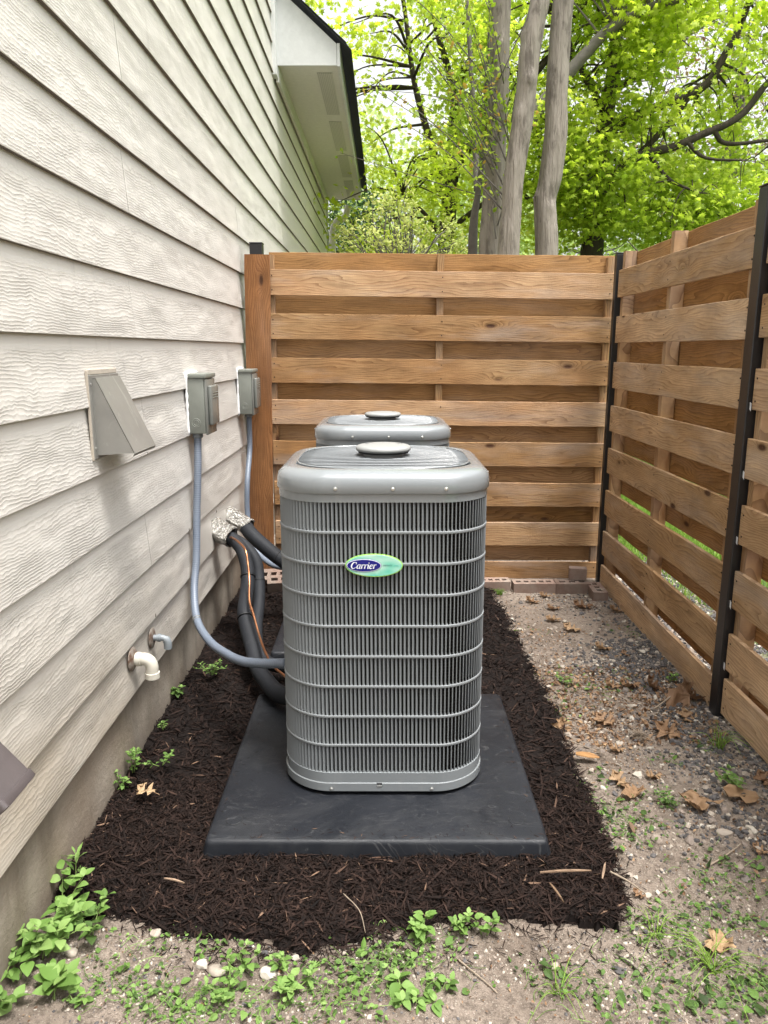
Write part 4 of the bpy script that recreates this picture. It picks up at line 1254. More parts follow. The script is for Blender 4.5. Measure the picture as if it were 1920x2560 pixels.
        bd = eloft([ell(0.0770, 0.0318, 0.0), ell(0.0777, 0.0325, 0.002), ell(0.0770, 0.0318, 0.0036), ell(0.0750, 0.0300, 0.0036)], M['badge_rim'], 'badge', u)
        eloft([ell(0.0750, 0.0300, 0.0036), ell(0.0745, 0.0296, 0.0041)], M['badge_face'], 'badge_face', bd)
        eloft([ell(0.0478, 0.0188, 0.0041), ell(0.0476, 0.0186, 0.0045)], M['navy'], 'blue_oval', bd, -0.0272, 0.0)
        eloft([ell(0.0466, 0.0177, 0.0045), ell(0.0464, 0.0175, 0.0049)], M['badge_white'], 'white_ring', bd, -0.0272, 0.0)
        eloft([ell(0.0450, 0.0163, 0.0049), ell(0.0449, 0.0162, 0.0053)], M['navy'], 'blue_field', bd, -0.0272, 0.0)
        mb = MB(); logo(mb, -0.0282, 0.0, 0.0222, Mb, 0.0054, boost=1.05); mb.build('brand_lettering', M['badge_white'], bd)
        text_part('series_lettering', 'INFINITY', 0.0062, Mb @ Matrix.Translation((0.037, 0.0004, 0.0043)), M['print_dark'], bd)
        text_part('series_lettering', 'SERIES', 0.0040, Mb @ Matrix.Translation((0.0605, 0.0000, 0.0043)), M['print_teal'], bd)
    return u
make_unit(-0.006, 2.262, 'nearer tall grey condenser unit with oval blue and green badge on its louvers', True)
make_unit(-0.012, 3.470, 'farther grey condenser unit, only its top showing behind the front one', False)

# ------------------------------------------------------------------ things on the wall
# vent hood
t = thing('vent_hood', 'bare metal dryer vent hood on the siding left of the grey electrical boxes', 'vent hood', (-0.784, 2.125, 1.02))
mb = MB(); bevel_box(mb, -0.004, 0.006, -0.112, 0.110, -0.010, 0.214, 0.002)
mb.build('back_plate', M['galv'], t)
mb = MB()
y0, y1 = -0.092, 0.098
v = [(0.006, y0, 0.205), (0.006, y1, 0.205), (0.014, y0, 0.207), (0.014, y1, 0.207), (0.105, y0, 0.006), (0.105, y1, 0.006), (0.006, y0, 0.0), (0.006, y1, 0.0)]
mb.add(v, [(0, 2, 3, 1), (2, 4, 5, 3)]); mb.add([v[0], v[6], v[4], v[2]], [(0, 1, 2, 3)]); mb.add([v[1], v[3], v[5], v[7]], [(0, 1, 2, 3)])
e = 0.006
mb.add([(0.105, y0, 0.006), (0.105, y1, 0.006), (0.100, y1, -0.002), (0.100, y0, -0.002)], [(0, 1, 2, 3)])
hood = mb.build('hood', M['galv'], t)
sm = hood.modifiers.new('thick', 'SOLIDIFY'); sm.thickness = 0.0014; sm.offset = -1
mb = MB(); bevel_box(mb, -0.003, 0.004, -0.1165, -0.1125, -0.012, 0.226, 0.001); bevel_box(mb, -0.003, 0.004, -0.112, 0.104, 0.2145, 0.229, 0.002)
mb.build('old_caulk', simple('old_caulk', (0.42, 0.37, 0.31), 0.8, bump=0.002, bscale=60), t)
mb = MB(); bevel_box(mb, 0.008, 0.011, y0 + .004, y1 - .004, 0.004, 0.150, 0.001, M=Matrix.Rotation(R(6), 4, 'Y')); mb.build('flap', M['dark'], t)
for yy, zz in ((-0.104, 0.19), (-0.104, 0.02), (0.104, 0.19)):
    mb = MB(); lathe(mb, [(0.0035, 0), (0.0035, 0.0012), (0.001, 0.002)], 10, aim((0.006, yy, zz), (1, 0, 0))); mb.build('screw', M['screw'], t)

def disconnect(x1, y0, y1, z0, z1, label):
    cy = (y0 + y1) / 2
    t = thing('electrical_box', label, 'electrical box', (-0.784, cy, z0), 0, 'grey disconnect boxes on the siding')
    d = x1 + 0.784; hy = (y1 - y0) / 2; H = z1 - z0
    mb = MB(); bevel_box(mb, 0.0, d, -hy, hy, 0.0, H - 0.016, 0.0025); body = mb.build('enclosure', M['box_gray'], t, smooth=True, sharp=30)
    mb = MB(); bevel_box(mb, -0.002, d + 0.010, -hy - 0.005, hy + 0.005, H - 0.0155, H + 0.002, 0.003); mb.build('rain_lid', M['box_gray'], t, smooth=True, sharp=30)
    mb = MB(); bevel_box(mb, d + 0.0005, d + 0.008, -hy + 0.004, hy - 0.003, -0.006, H - 0.020, 0.002)
    cov = mb.build('front_cover', M['cover_gray'], t, smooth=True, sharp=30)
    mb = MB(); bevel_box(mb, d + 0.0085, d + 0.024, -hy + 0.028, hy - 0.010, 0.030, H - 0.045, 0.006, 3); mb.build('raised_panel', M['cover_gray'], cov, smooth=True, sharp=30)
    mb = MB()
    for zz in (H - 0.075, H - 0.085, H - 0.095):
        bevel_box(mb, d + 0.0236, d + 0.0252, -hy + 0.05, hy - 0.03, zz, zz + 0.003, 0.0006)
    mb.build('warning_ribs', M['box_gray'], cov)
    mb = MB(); a = np.arange(32) / 32 * 2 * math.pi
    for r_ in (0.0175, 0.011):
        loft(mb, [np.stack([d * 0.48 + np.cos(a) * q, np.full(32, -hy - yy), 0.043 + np.sin(a) * q], -1) for q, yy in ((r_ + .0008, -0.0002), (r_, 0.0012), (r_ - 0.0012, 0.0012), (r_ - 0.002, -0.0002))])
    mb.build('knockout_ring', M['box_gray'], body, smooth=True)
    mb = MB(); r = random.Random(int(y0 * 100))
    pts = [(0.001, -hy - 0.004, -0.008 + i * (H + 0.012) / 14 + 0) for i in range(15)]
    tube(mb, pts, [0.0055 * r.uniform(0.6, 1.4) for _ in pts], 7)
    pts = [(0.001, -hy - 0.003 + i * (2 * hy + .006) / 8, H + 0.004) for i in range(9)]
    tube(mb, pts, [0.005 * r.uniform(0.5, 1.3) for _ in pts], 7)
    mb.build('caulk_bead', M['caulk'], t, smooth=True)
    return t
disconnect(-0.716, 3.010, 3.180, 0.972, 1.205, 'grey electrical disconnect box in the middle of the wall, nearer of the pair')
disconnect(-0.712, 4.060, 4.225, 0.962, 1.196, 'grey electrical disconnect box tight against the cedar fence trim')

def flex(name, pts, r, label, clamp=None, ribs=True):
    p0 = pts[0]
    t = thing(name, label, 'conduit', tuple(pts[-1]))
    o = np.array(pts[-1])
    q = np.array(spline(pts, 40))
    s = np.r_[0, np.cumsum(np.linalg.norm(np.diff(q, axis=0), axis=1))]
    tt = np.arange(0, s[-1], 0.0022)
    P = np.stack([np.interp(tt, s, q[:, i]) for i in range(3)], -1)
    rad = r * (1 + (0.035 * np.sin(tt / 0.0088 * 2 * math.pi) if ribs else 0))
    mb = MB(); tube(mb, P - o, rad, 14); mb.build('sleeve', M['conduit'], t, smooth=True)
    mb = MB(); T0 = P[3] - P[0]
    lathe(mb, [(r * 1.05, 0.012), (r * 1.45, 0.012), (r * 1.45, -0.006), (r * 1.2, -0.010), (r * 1.0, -0.012)], 12, aim(np.array(p0) - o, (0, 0, 1))); mb.build('fitting', M['gray_pipe'], t, smooth=True, sharp=30)
    if clamp is not None:
        i = int(len(P) * clamp); d = P[i + 1] - P[i - 1]
        mb = MB()
        for k_ in (-0.005, 0.005):
            lathe(mb, [(r * 1.0, -0.0016), (r * 1.16, -0.0012), (r * 1.16, 0.0012), (r * 1.0, 0.0016)], 18, aim(P[i] - o + d / np.linalg.norm(d) * k_, d))
        mb.build('clamp', M['screw'], t, smooth=True, sharp=40)
    return t
flex('conduit', [(-0.757, 3.045, 0.962), (-0.757, 3.02, 0.84), (-0.762, 2.985, 0.66), (-0.772 + .012, 2.93, 0.48), (-0.757, 2.86, 0.365), (-0.722, 2.75, 0.283), (-0.640, 2.60, 0.256), (-0.535, 2.42, 0.280), (-0.461, 2.30, 0.309), (-0.390, 2.22, 0.337), (-0.300, 2.14, 0.372)],
     0.0150, 'blue-grey ribbed conduit from the nearer box curving into the front unit', 0.50)
flex('conduit', [(-0.745, 4.145, 0.952), (-0.745, 4.13, 0.77), (-0.745, 4.02, 0.60), (-0.745, 3.99, 0.43), (-0.72, 3.95, 0.28), (-0.60, 3.82, 0.20), (-0.45, 3.70, 0.22), (-0.302, 3.62, 0.30)],
     0.0145, 'blue-grey conduit from the farther box beside the cedar trim', None)

# foil sleeves and insulated lines
def foil(name, a, b, r, label, seed):
    rr = random.Random(seed)
    a = np.array(a); b = np.array(b); n = 16
    t = thing(name, label, 'pipe sleeve', tuple(a))
    seg = 40
    d = (b - a) / np.linalg.norm(b - a)
    up = np.array([0, 0, 1.0]); s = np.cross(d, up); s /= np.linalg.norm(s); u = np.cross(s, d)
    ang = np.arange(seg) / seg * 2 * math.pi
    rings = []
    for i in range(n + 1):
        f = i / n
        c = (b - a) * f
        rad = r * (1.06 - 0.10 * f + (0.10 if i == 0 else 0))
        q = []
        for aa in ang:
            cr = 1 + 0.10 * noise.noise(Vector((math.cos(aa) * 2.2 + seed, math.sin(aa) * 2.2, f * 3.0))) + 0.05 * noise.noise(Vector((math.cos(aa) * 7 + seed, math.sin(aa) * 7, f * 9.0)))
            if f > 0.85: cr += 0.04 * math.sin(aa * 11)
            q.append(c + (s * math.cos(aa) + u * math.sin(aa)) * rad * cr + d * (0.006 * math.sin(aa * 5 + seed) if i == n else 0))
        rings.append(np.array(q))
    inner = [b - a + (s * math.cos(aa) + u * math.sin(aa)) * r * 0.80 for aa in ang]
    mb = MB(); loft(mb, rings + [np.array(inner), np.array(inner) * 1.0 - d * 0.03]); mb.f = [f[:, ::-1] for f in mb.f]
    mb.build('foil_wrap', M['foil'], t, smooth=True)
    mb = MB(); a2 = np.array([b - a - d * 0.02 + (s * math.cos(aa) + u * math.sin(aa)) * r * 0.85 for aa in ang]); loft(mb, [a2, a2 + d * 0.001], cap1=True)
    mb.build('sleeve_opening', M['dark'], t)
    return t
foil('pipe_sleeve', (-0.790, 3.392, 0.492), (-0.702, 3.352, 0.462), 0.050, 'crumpled silver foil sleeve low on the wall, the nearer and lower one', 3)
foil('pipe_sleeve', (-0.790, 3.695, 0.490), (-0.672, 3.640, 0.442), 0.043, 'crumpled silver foil sleeve farther along the wall with black pipe leaving it', 9)
L1 = [(-0.725, 3.36, 0.470), (-0.680, 3.33, 0.445), (-0.643, 3.29, 0.410), (-0.615, 3.24, 0.350), (-0.606, 3.19, 0.300), (-0.600, 3.11, 0.262), (-0.590, 3.01, 0.226), (-0.568, 2.94, 0.180), (-0.533, 2.85, 0.134), (-0.500, 2.75, 0.096), (-0.447, 2.64, 0.086), (-0.378, 2.52, 0.088), (-0.27, 2.45, 0.11)]
t = thing('insulated_pipe', 'thick black foam-insulated pipe dropping from the foil sleeve to the front unit', 'pipe', L1[-1])
o_ = np.array(L1[-1])
P = np.array(spline(L1, 8)) - o_
nP = len(P)
cut1, cut2 = int(nP * 0.30), int(nP * 0.53)
for a, b in ((0, cut1), (cut1, cut2), (cut2, nP - 1)):
    seg_ = P[a:b + 1]
    m = len(seg_)
    rad = 0.0285 + 0.0035 * np.linspace(0, 1, nP)[a:b + 1]
    rad = rad * (1 + 0.02 * np.sin(np.linspace(0, 9, m)))
    rad[0] *= 0.90 if a else 1.0; rad[-1] *= 0.93
    mb = MB(); tube(mb, seg_, rad, 18); mb.build('foam_tube', M['foam'], t, smooth=True, sharp=60)
for c in (cut1, cut2):
    mb = MB(); lathe(mb, [(0.031, -0.002), (0.0338, -0.0016), (0.0338, 0.0016), (0.031, 0.002)], 20, aim(P[c], P[c + 1] - P[c - 1])); mb.build('cable_tie', M['dark'], t, smooth=True, sharp=40)
L1b = [(-0.715, 3.40, 0.450), (-0.65, 3.37, 0.42), (-0.592, 3.33, 0.36), (-0.572, 3.28, 0.28), (-0.562, 3.20, 0.20), (-0.555, 3.08, 0.135), (-0.53, 2.96, 0.085), (-0.47, 2.86, 0.06), (-0.36, 2.80, 0.06)]
t = thing('insulated_pipe', 'thinner black insulated pipe tucked behind the thick one near the foil sleeve', 'pipe', L1b[-1])
mb = MB(); tube(mb, np.array(spline(L1b, 8)) - np.array(L1b[-1]), 0.026, 16); mb.build('foam_tube', M['foam'], t, smooth=True)
mb = MB(); lathe(mb, [(0.024, -0.002), (0.0285, -0.0016), (0.0285, 0.0016), (0.024, 0.002)], 20, aim(np.array(L1b[3]) - np.array(L1b[-1]), (0.1, -0.6, -1))); mb.build('cable_tie', M['dark'], t, smooth=True)
L2 = [(-0.700, 3.66, 0.450), (-0.66, 3.60, 0.418), (-0.60, 3.56, 0.375), (-0.52, 3.52, 0.322), (-0.42, 3.49, 0.265), (-0.285, 3.46, 0.215)]
t = thing('insulated_pipe', 'straight black insulated pipe slanting from the farther foil sleeve to the rear unit', 'pipe', L2[-1])
mb = MB(); tube(mb, np.array(spline(L2, 8)) - np.array(L2[-1]), 0.035, 18); mb.build('foam_tube', M['foam'], t, smooth=True)
mb = MB(); lathe(mb, [(0.033, -0.002), (0.0375, -0.0016), (0.0375, 0.0016), (0.033, 0.002)], 20, aim(np.array(L2[3]) - np.array(L2[-1]), (1, -0.3, -0.6))); mb.build('cable_tie', M['dark'], t, smooth=True)
CU = [(-0.710, 3.345, 0.462), (-0.690, 3.295, 0.474), (-0.648, 3.22, 0.476), (-0.605, 3.155, 0.456), (-0.588, 3.115, 0.404), (-0.576, 3.07, 0.347), (-0.562, 2.98, 0.285), (-0.534, 2.91, 0.245), (-0.498, 2.82, 0.192), (-0.460, 2.72, 0.166), (-0.400, 2.58, 0.160), (-0.270, 2.42, 0.150)]
t = thing('copper_tube', 'thin bare copper tube running down beside the thick black pipe', 'copper tube', CU[-1])
mb = MB(); tube(mb, np.array(spline(CU, 10)) - np.array(CU[-1]), 0.0050, 10); mb.build('tube', M['copper'], t, smooth=True)
mb = MB(); P = np.array(spline(CU, 10)) - np.array(CU[-1]); lathe(mb, [(0.004, -0.012), (0.0066, -0.010), (0.0066, 0.010), (0.004, 0.012)], 12, aim(P[66], P[67] - P[65])); mb.build('coupling', M['copper'], t, smooth=True, sharp=40)

# drain elbows
t = thing('pipe_elbow', 'yellowed white plastic drain elbow with rusty flange low on the wall', 'pipe', (-0.784, 2.19, 0.364))
mb = MB(); lathe(mb, [(0.038, 0.0), (0.038, 0.003), (0.030, 0.008), (0.0195, 0.012), (0.019, 0.013)], 28, aim((0, 0, 0), (1, 0, 0))); mb.build('flange', M['rust'], t, smooth=True, sharp=40)
mb = MB(); tube(mb, spline([(0.004, 0, 0), (0.02, 0, 0), (0.038, 0, 0.0), (0.053, 0, -0.007), (0.060, 0, -0.022), (0.0605, 0, -0.04), (0.0605, 0, -0.060)], 8), 0.0195, 22)
el = mb.build('elbow', M['pvc'], t, smooth=True, sharp=50)
mb = MB(); lathe(mb, [(0.0195, 0), (0.0222, 0.0005), (0.0222, 0.018), (0.0195, 0.019)], 24, aim((0.0605, 0, -0.062), (0, 0, 1))); lathe(mb, [(0.0195, 0), (0.0222, 0.0005), (0.0222, 0.014), (0.0195, 0.015)], 24, aim((0.016, 0, 0), (1, 0, 0)))
mb.build('elbow_collar', M['pvc'], el, smooth=True, sharp=40)
mb = MB(); lathe(mb, [(0.0165, 0.0), (0.0, 0.0001)], 24, aim((0.0605, 0, -0.0625), (0, 0, -1))); mb.build('pipe_mouth', M['dark'], el)
t = thing('pipe_elbow', 'small blue-grey painted drain elbow on a round flange behind the white one', 'pipe', (-0.784, 2.392, 0.354))
mb = MB(); lathe(mb, [(0.034, 0.0), (0.034, 0.002), (0.024, 0.006), (0.012, 0.007)], 26, aim((0, 0, 0), (1, 0, 0))); mb.build('flange', M['rust'], t, smooth=True, sharp=40)
mb = MB(); tube(mb, spline([(0.004, 0, 0), (0.015, 0, 0), (0.032, 0, 0.0), (0.046, 0, -0.005), (0.052, 0, -0.018), (0.052, 0, -0.038)], 8), [0.0105] * 24 + [0.0135] * 17, 18)
mb.build('elbow', M['gray_pipe'], t, smooth=True, sharp=50)
mb = MB(); lathe(mb, [(0.0108, 0), (0.0135, 0.0005), (0.0135, 0.010), (0.0108, 0.011)], 20, aim((0.020, 0, 0), (1, 0, 0))); mb.build('elbow_collar', M['gray_pipe'], t, smooth=True, sharp=40)

# brown downspout shoe poking in at the left
t = thing('downspout', 'brown metal downspout elbow jutting out from the wall at the left picture edge', 'downspout', (-0.735, 1.045, 0.0))
mb = MB()
dirx = np.array([0.048, 0, -0.058]); dirx /= np.linalg.norm(dirx)
nrm = np.array([-dirx[2], 0, dirx[0]])
end = np.array([-0.560 + 0.735, 0.0, 0.639])
def sect(c, up, hw=0.0475, hh=0.012, r=0.007):
    q = rrect(2 * hw, 4 * hh, r, 4)
    side = np.array([0, 1.0, 0])
    return np.array([c + side * a[0] + up * a[1] for a in q])
path = [(end - nrm * 0.024, nrm), (end - nrm * 0.024 - dirx * 0.10, nrm), (end - nrm * 0.024 - dirx * 0.17, (nrm + np.array([1, 0, 0.3])) / np.linalg.norm(nrm + np.array([1, 0, 0.3]))), (np.array([0.0, 0, 0.90]), np.array([1.0, 0, 0])), (np.array([0.0, 0, 1.6]), np.array([1.0, 0, 0])), (np.array([0.0, 0, 4.9]), np.array([1.0, 0, 0]))]
rings = [sect(c, u_) for c, u_ in path]
path_in = [r_ for r_ in rings]
loft(mb, rings[::-1]); 
mb.build('pipe', M['brown_metal'], t, smooth=True, sharp=35)
mb = MB(); c0 = end - nrm * 0.024
loft(mb, [sect(c0 - dirx * 0.012, nrm, 0.0495, 0.0132, 0.008), sect(c0 + dirx * 0.001, nrm, 0.0495, 0.0132, 0.008), sect(c0 + dirx * 0.003, nrm, 0.0475, 0.0125, 0.008)], cap1=True, cap0=True)
mb.build('end_rim', M['brown_metal'], t, smooth=True, sharp=40)

# ------------------------------------------------------------------ weeds and plants
ov = [(0.0, 0.0), (0.16, 0.10), (0.30, 0.26), (0.345, 0.42), (0.30, 0.60), (0.19, 0.80), (0.08, 0.93), (0.0, 1.0)]
LEAF_OV = outline_leaf(ov, 0.22, 0.35, 0.0)
LEAF_SM = outline_leaf([(0.0, 0.0), (0.24, 0.28), (0.25, 0.55), (0.0, 1.0)], 0.25, 0.3)
def orient(dirs, ups):
    """rotation with local Y along dirs, local Z towards ups"""
    d = dirs / np.linalg.norm(dirs, axis=1)[:, None]
    x = np.cross(d, ups); x /= np.linalg.norm(x, axis=1)[:, None] + 1e-9
    z = np.cross(x, d)
    return np.stack([x, d, z], -1)
def plant(x, y, label, stems=3, height=0.08, leaf=0.035, spread=0.5, tint=(0.5, 1.0), seed=0, name='weed_plant', nodes=4, z=None, shape=LEAF_OV, flat=0.3):
    r = np.random.RandomState(seed + 500)
    if x < -0.6 and y < 1.7: leaf *= 1.22; nodes = max(2, nodes - 1) if name == 'weed_plant' and nodes < 5 else nodes
    z = ground_z(x, y) if z is None else z
    t = thing(name, label, 'plant', (x, y, z))
    ms = MB(); ml = MB()
    for s in range(stems):
        a = r.uniform(0, 2 * math.pi)
        lean = spread * r.uniform(0.3, 1.0)
        H = height * r.uniform(0.6, 1.15)
        tip = np.array([math.cos(a) * lean * H * 1.4, math.sin(a) * lean * H * 1.4, H])
        base = np.array([math.cos(a) * 0.006, math.sin(a) * 0.006, 0.0])
        mid = base * 0.4 + tip * 0.5 + np.array([r.normal(0, .006), r.normal(0, .006), H * 0.12])
        P = np.array(spline([base, mid, tip], 6))
        tube(ms, P, np.linspace(0.0016, 0.0008, len(P)), 5)
        for kx in range(nodes):
            f = (kx + 1) / nodes
            q = P[int(f * (len(P) - 1))]
            ph = a + kx * math.pi / 2 + r.normal(0, .3)
            sz = leaf * (1.0 - 0.45 * f if f > 0.6 else 0.55 + 0.5 * f) * r.uniform(0.75, 1.2)
            for sgn in (0, math.pi):
                d = np.array([math.cos(ph + sgn), math.sin(ph + sgn), flat + r.normal(0, .3) + 0.35 * f])
                scatter(ml, shape[0], shape[1], (q + d * 0.004)[None], orient(d[None], np.array([[r.normal(0, .25), r.normal(0, .25), 1.0]])), np.array([sz]), [r.uniform(*tint)])
        for sgn in range(2):
            ph = r.uniform(0, 6.28); d = np.array([math.cos(ph), math.sin(ph), 0.9])
            scatter(ml, shape[0], shape[1], tip[None], orient(d[None], np.array([[0, 0, 1.0]])), np.array([leaf * 0.45]), [r.uniform(0.8, 1.0)])
    ms.build('stem', M['stem'], t, smooth=True)
    lv = ml.build('leaves', M['weed'], t, smooth=True, kind='stuff')
    return t
plant(-0.775, 1.640, 'tall narrow-leaved weed standing against the foundation at the mulch corner', 1, 0.135, 0.040, 0.25, (0.55, 0.9), 1, nodes=6, flat=0.9, shape=outline_leaf([(0, 0), (0.10, 0.3), (0.14, 0.6), (0.0, 1.0)], 0.3, 0.3))
plant(-0.770, 1.560, 'bright broad-leaved weed just below the tall narrow one', 3, 0.075, 0.042, 0.7, (0.6, 0.98), 2)
plant(-0.700, 1.545, 'broad-leaved weed spilling over the mulch edge near the wall', 3, 0.065, 0.036, 0.8, (0.4, 0.85), 3)
plant(-0.745, 1.500, 'dense leafy weed in the middle of the clump by the wall', 4, 0.080, 0.042, 0.8, (0.5, 1.0), 4)
plant(-0.675, 1.490, 'dark green hanging weed at the right end of the wall clump', 3, 0.060, 0.036, 0.9, (0.15, 0.7), 5)
plant(-0.800, 1.455, 'yellow-budded weed pressed to the foundation left of the clump', 3, 0.085, 0.040, 0.6, (0.55, 1.0), 6)
plant(-0.755, 1.430, 'pale green weed with the largest leaves by the foundation', 4, 0.065, 0.045, 0.8, (0.6, 1.0), 7)
plant(-0.790, 1.375, 'rounded leafy weed at the foundation near the bottom left corner', 3, 0.055, 0.042, 0.8, (0.5, 0.95), 8)
plant(-0.780, 1.305, 'small weed at the foundation in the bottom left corner', 2, 0.045, 0.036, 0.8, (0.5, 0.95), 9)
plant(-0.715, 1.375, 'short pale weed on bare soil right of the foundation clump', 2, 0.040, 0.030, 0.6, (0.6, 0.95), 10)
plant(-0.690, 1.315, 'weed with one drooping speckled leaf near the bottom left corner', 2, 0.042, 0.052, 0.7, (0.55, 0.95), 11)
plant(-0.625, 1.305, 'tiny weed on bare soil right of the drooping speckled one', 2, 0.030, 0.024, 0.8, (0.5, 0.9), 12)
plant(0.078, 1.490, 'upright leafy weed at the middle of the mulch front edge', 3, 0.055, 0.036, 0.7, (0.4, 0.9), 13)
plant(0.180, 1.495, 'sprig with one round leaf at the front mulch edge', 2, 0.050, 0.026, 0.5, (0.5, 0.9), 14)
plant(0.228, 1.498, 'leafy sprig right of the round-leaved one at the mulch edge', 2, 0.050, 0.030, 0.8, (0.4, 0.95), 15)
plant(0.025, 1.335, 'wilted weed with large drooping leaves lying on bare soil in the foreground', 2, 0.018, 0.045, 2.0, (0.45, 0.85), 16, flat=-0.1)
plant(0.075, 1.310, 'wilted weed with a pointed leaf at the front, right of the large drooping one', 2, 0.016, 0.034, 2.0, (0.4, 0.85), 17, flat=-0.1)
plant(0.115, 1.345, 'wilted weed of small pointed leaves nearest the fallen twig', 2, 0.018, 0.030, 2.0, (0.35, 0.8), 18, flat=-0.1)
plant(-0.195, 1.340, 'bright rounded weed clump in the middle foreground', 5, 0.040, 0.030, 1.0, (0.5, 1.0), 19)
plant(-0.235, 1.395, 'small bright weed beside the white chunky stone', 2, 0.040, 0.028, 0.7, (0.5, 0.95), 20)
plant(-0.33, 1.33, 'mixed weed clump below the tan stone', 5, 0.034, 0.024, 1.1, (0.4, 0.95), 21)
plant(-0.305, 1.395, 'weed touching the tan stone on its right', 3, 0.045, 0.026, 0.8, (0.4, 0.9), 22)
plant(-0.70, 2.84, 'ferny weed growing out of the mulch below the curving conduit', 6, 0.060, 0.020, 1.3, (0.4, 0.85), 23, nodes=6, z=0.02)
plant(-0.785, 2.66, 'dark lobed weed squeezed between foundation and mulch', 3, 0.04, 0.030, 0.5, (0.3, 0.6), 24, z=0.01)
plant(-0.785, 2.13, 'upright weed at the foundation foot halfway along the mulch', 3, 0.075, 0.024, 0.3, (0.4, 0.8), 25, nodes=5, z=0.015)
plant(-0.785, 2.03, 'low weed at the foundation foot nearest the pale dead leaf', 2, 0.045, 0.028, 0.5, (0.45, 0.85), 26, z=0.015)
plant(-0.705, 2.15, 'thin weed sprawling on the mulch above the pale dead leaf', 3, 0.035, 0.022, 1.4, (0.3, 0.75), 27, z=0.025)
plant(-0.76, 2.39, 'tiny seedling in the mulch by the foundation', 2, 0.025, 0.016, 0.8, (0.4, 0.8), 28, z=0.02)
plant(1.075, 2.10, 'bright green weed in the gravel by the right picture edge', 4, 0.035, 0.030, 1.0, (0.45, 0.9), 29)
plant(1.15, 2.86, 'small bright weed in the gravel beside the side fence post', 3, 0.05, 0.024, 0.8, (0.4, 0.9), 30)
plant(0.835, 2.02, 'dark green clover-like weed left of the big torn leaf', 5, 0.03, 0.018, 1.2, (0.15, 0.6), 31)
plant(0.73, 2.83, 'low weed in leaf litter near the mulch edge at mid distance', 4, 0.03, 0.020, 1.2, (0.2, 0.7), 32)

# uncountable ground cover: clipped weeds, seedlings and grass stems
mb = MB()
spots = [(-0.57, 1.36, .04, 40), (-0.54, 1.33, .035, 40), (-0.48, 1.32, .035, 50), (-0.45, 1.30, .035, 50), (-0.39, 1.31, .035, 60), (-0.34, 1.30, .03, 50), (-0.31, 1.34, .03, 30), (-0.58, 1.44, .04, 30), (-0.23, 1.28, .03, 30),
         (-0.42, 1.45, .04, 25), (-0.51, 1.47, .04, 25), (-0.62, 1.37, .02, 14), (-0.39, 1.47, .04, 20), (-0.17, 1.41, .02, 14), (-0.10, 1.40, .015, 8), (-0.16, 1.31, .05, 90), (-0.10, 1.34, .04, 60), (-0.06, 1.36, .04, 50),
         (-0.05, 1.41, .03, 45), (0.0, 1.43, .03, 45), (0.03, 1.44, .03, 45), (0.09, 1.46, .03, 40), (0.10, 1.41, .02, 20), (0.08, 1.36, .015, 14), (0.17, 1.47, .02, 14), (-0.10, 1.51, .025, 18), (-0.03, 1.53, .02, 14),
         (0.36, 1.375, .04, 45), (0.40, 1.355, .03, 30), (0.30, 1.40, .015, 12), (0.44, 1.34, .03, 20), (0.45, 1.29, .03, 25), (0.62, 1.53, .05, 60), (0.67, 1.50, .05, 50), (0.72, 1.57, .05, 50), (0.79, 1.63, .05, 60), (0.86, 1.68, .05, 60),
         (0.90, 1.73, .04, 40), (0.84, 1.54, .035, 50), (0.66, 1.43, .04, 40), (0.74, 1.36, .05, 80), (0.66, 1.31, .05, 80), (0.76, 1.31, .05, 90), (0.80, 1.36, .04, 60), (0.57, 1.32, .05, 60), (0.55, 1.36, .04, 25), (0.66, 1.94, .05, 60),
         (0.65, 1.99, .04, 40), (0.63, 1.87, .03, 30), (0.75, 1.92, .04, 40), (0.70, 1.85, .04, 30), (0.83, 2.03, .04, 50), (0.95, 1.65, .05, 40), (0.67, 2.15, .04, 30), (0.92, 2.25, .03, 25), (0.66, 2.6, .05, 30), (0.75, 2.75, .06, 40),
         (0.9, 2.77, .05, 30), (0.74, 2.95, .05, 25), (1.08, 2.33, .04, 25), (0.95, 2.9, .05, 20), (1.15, 3.4, .04, 20), (0.69, 3.4, .05, 14), (-0.02, 1.28, .03, 20), (0.18, 1.36, .03, 8), (0.50, 1.42, .04, 14), (0.59, 1.40, .05, 20)]
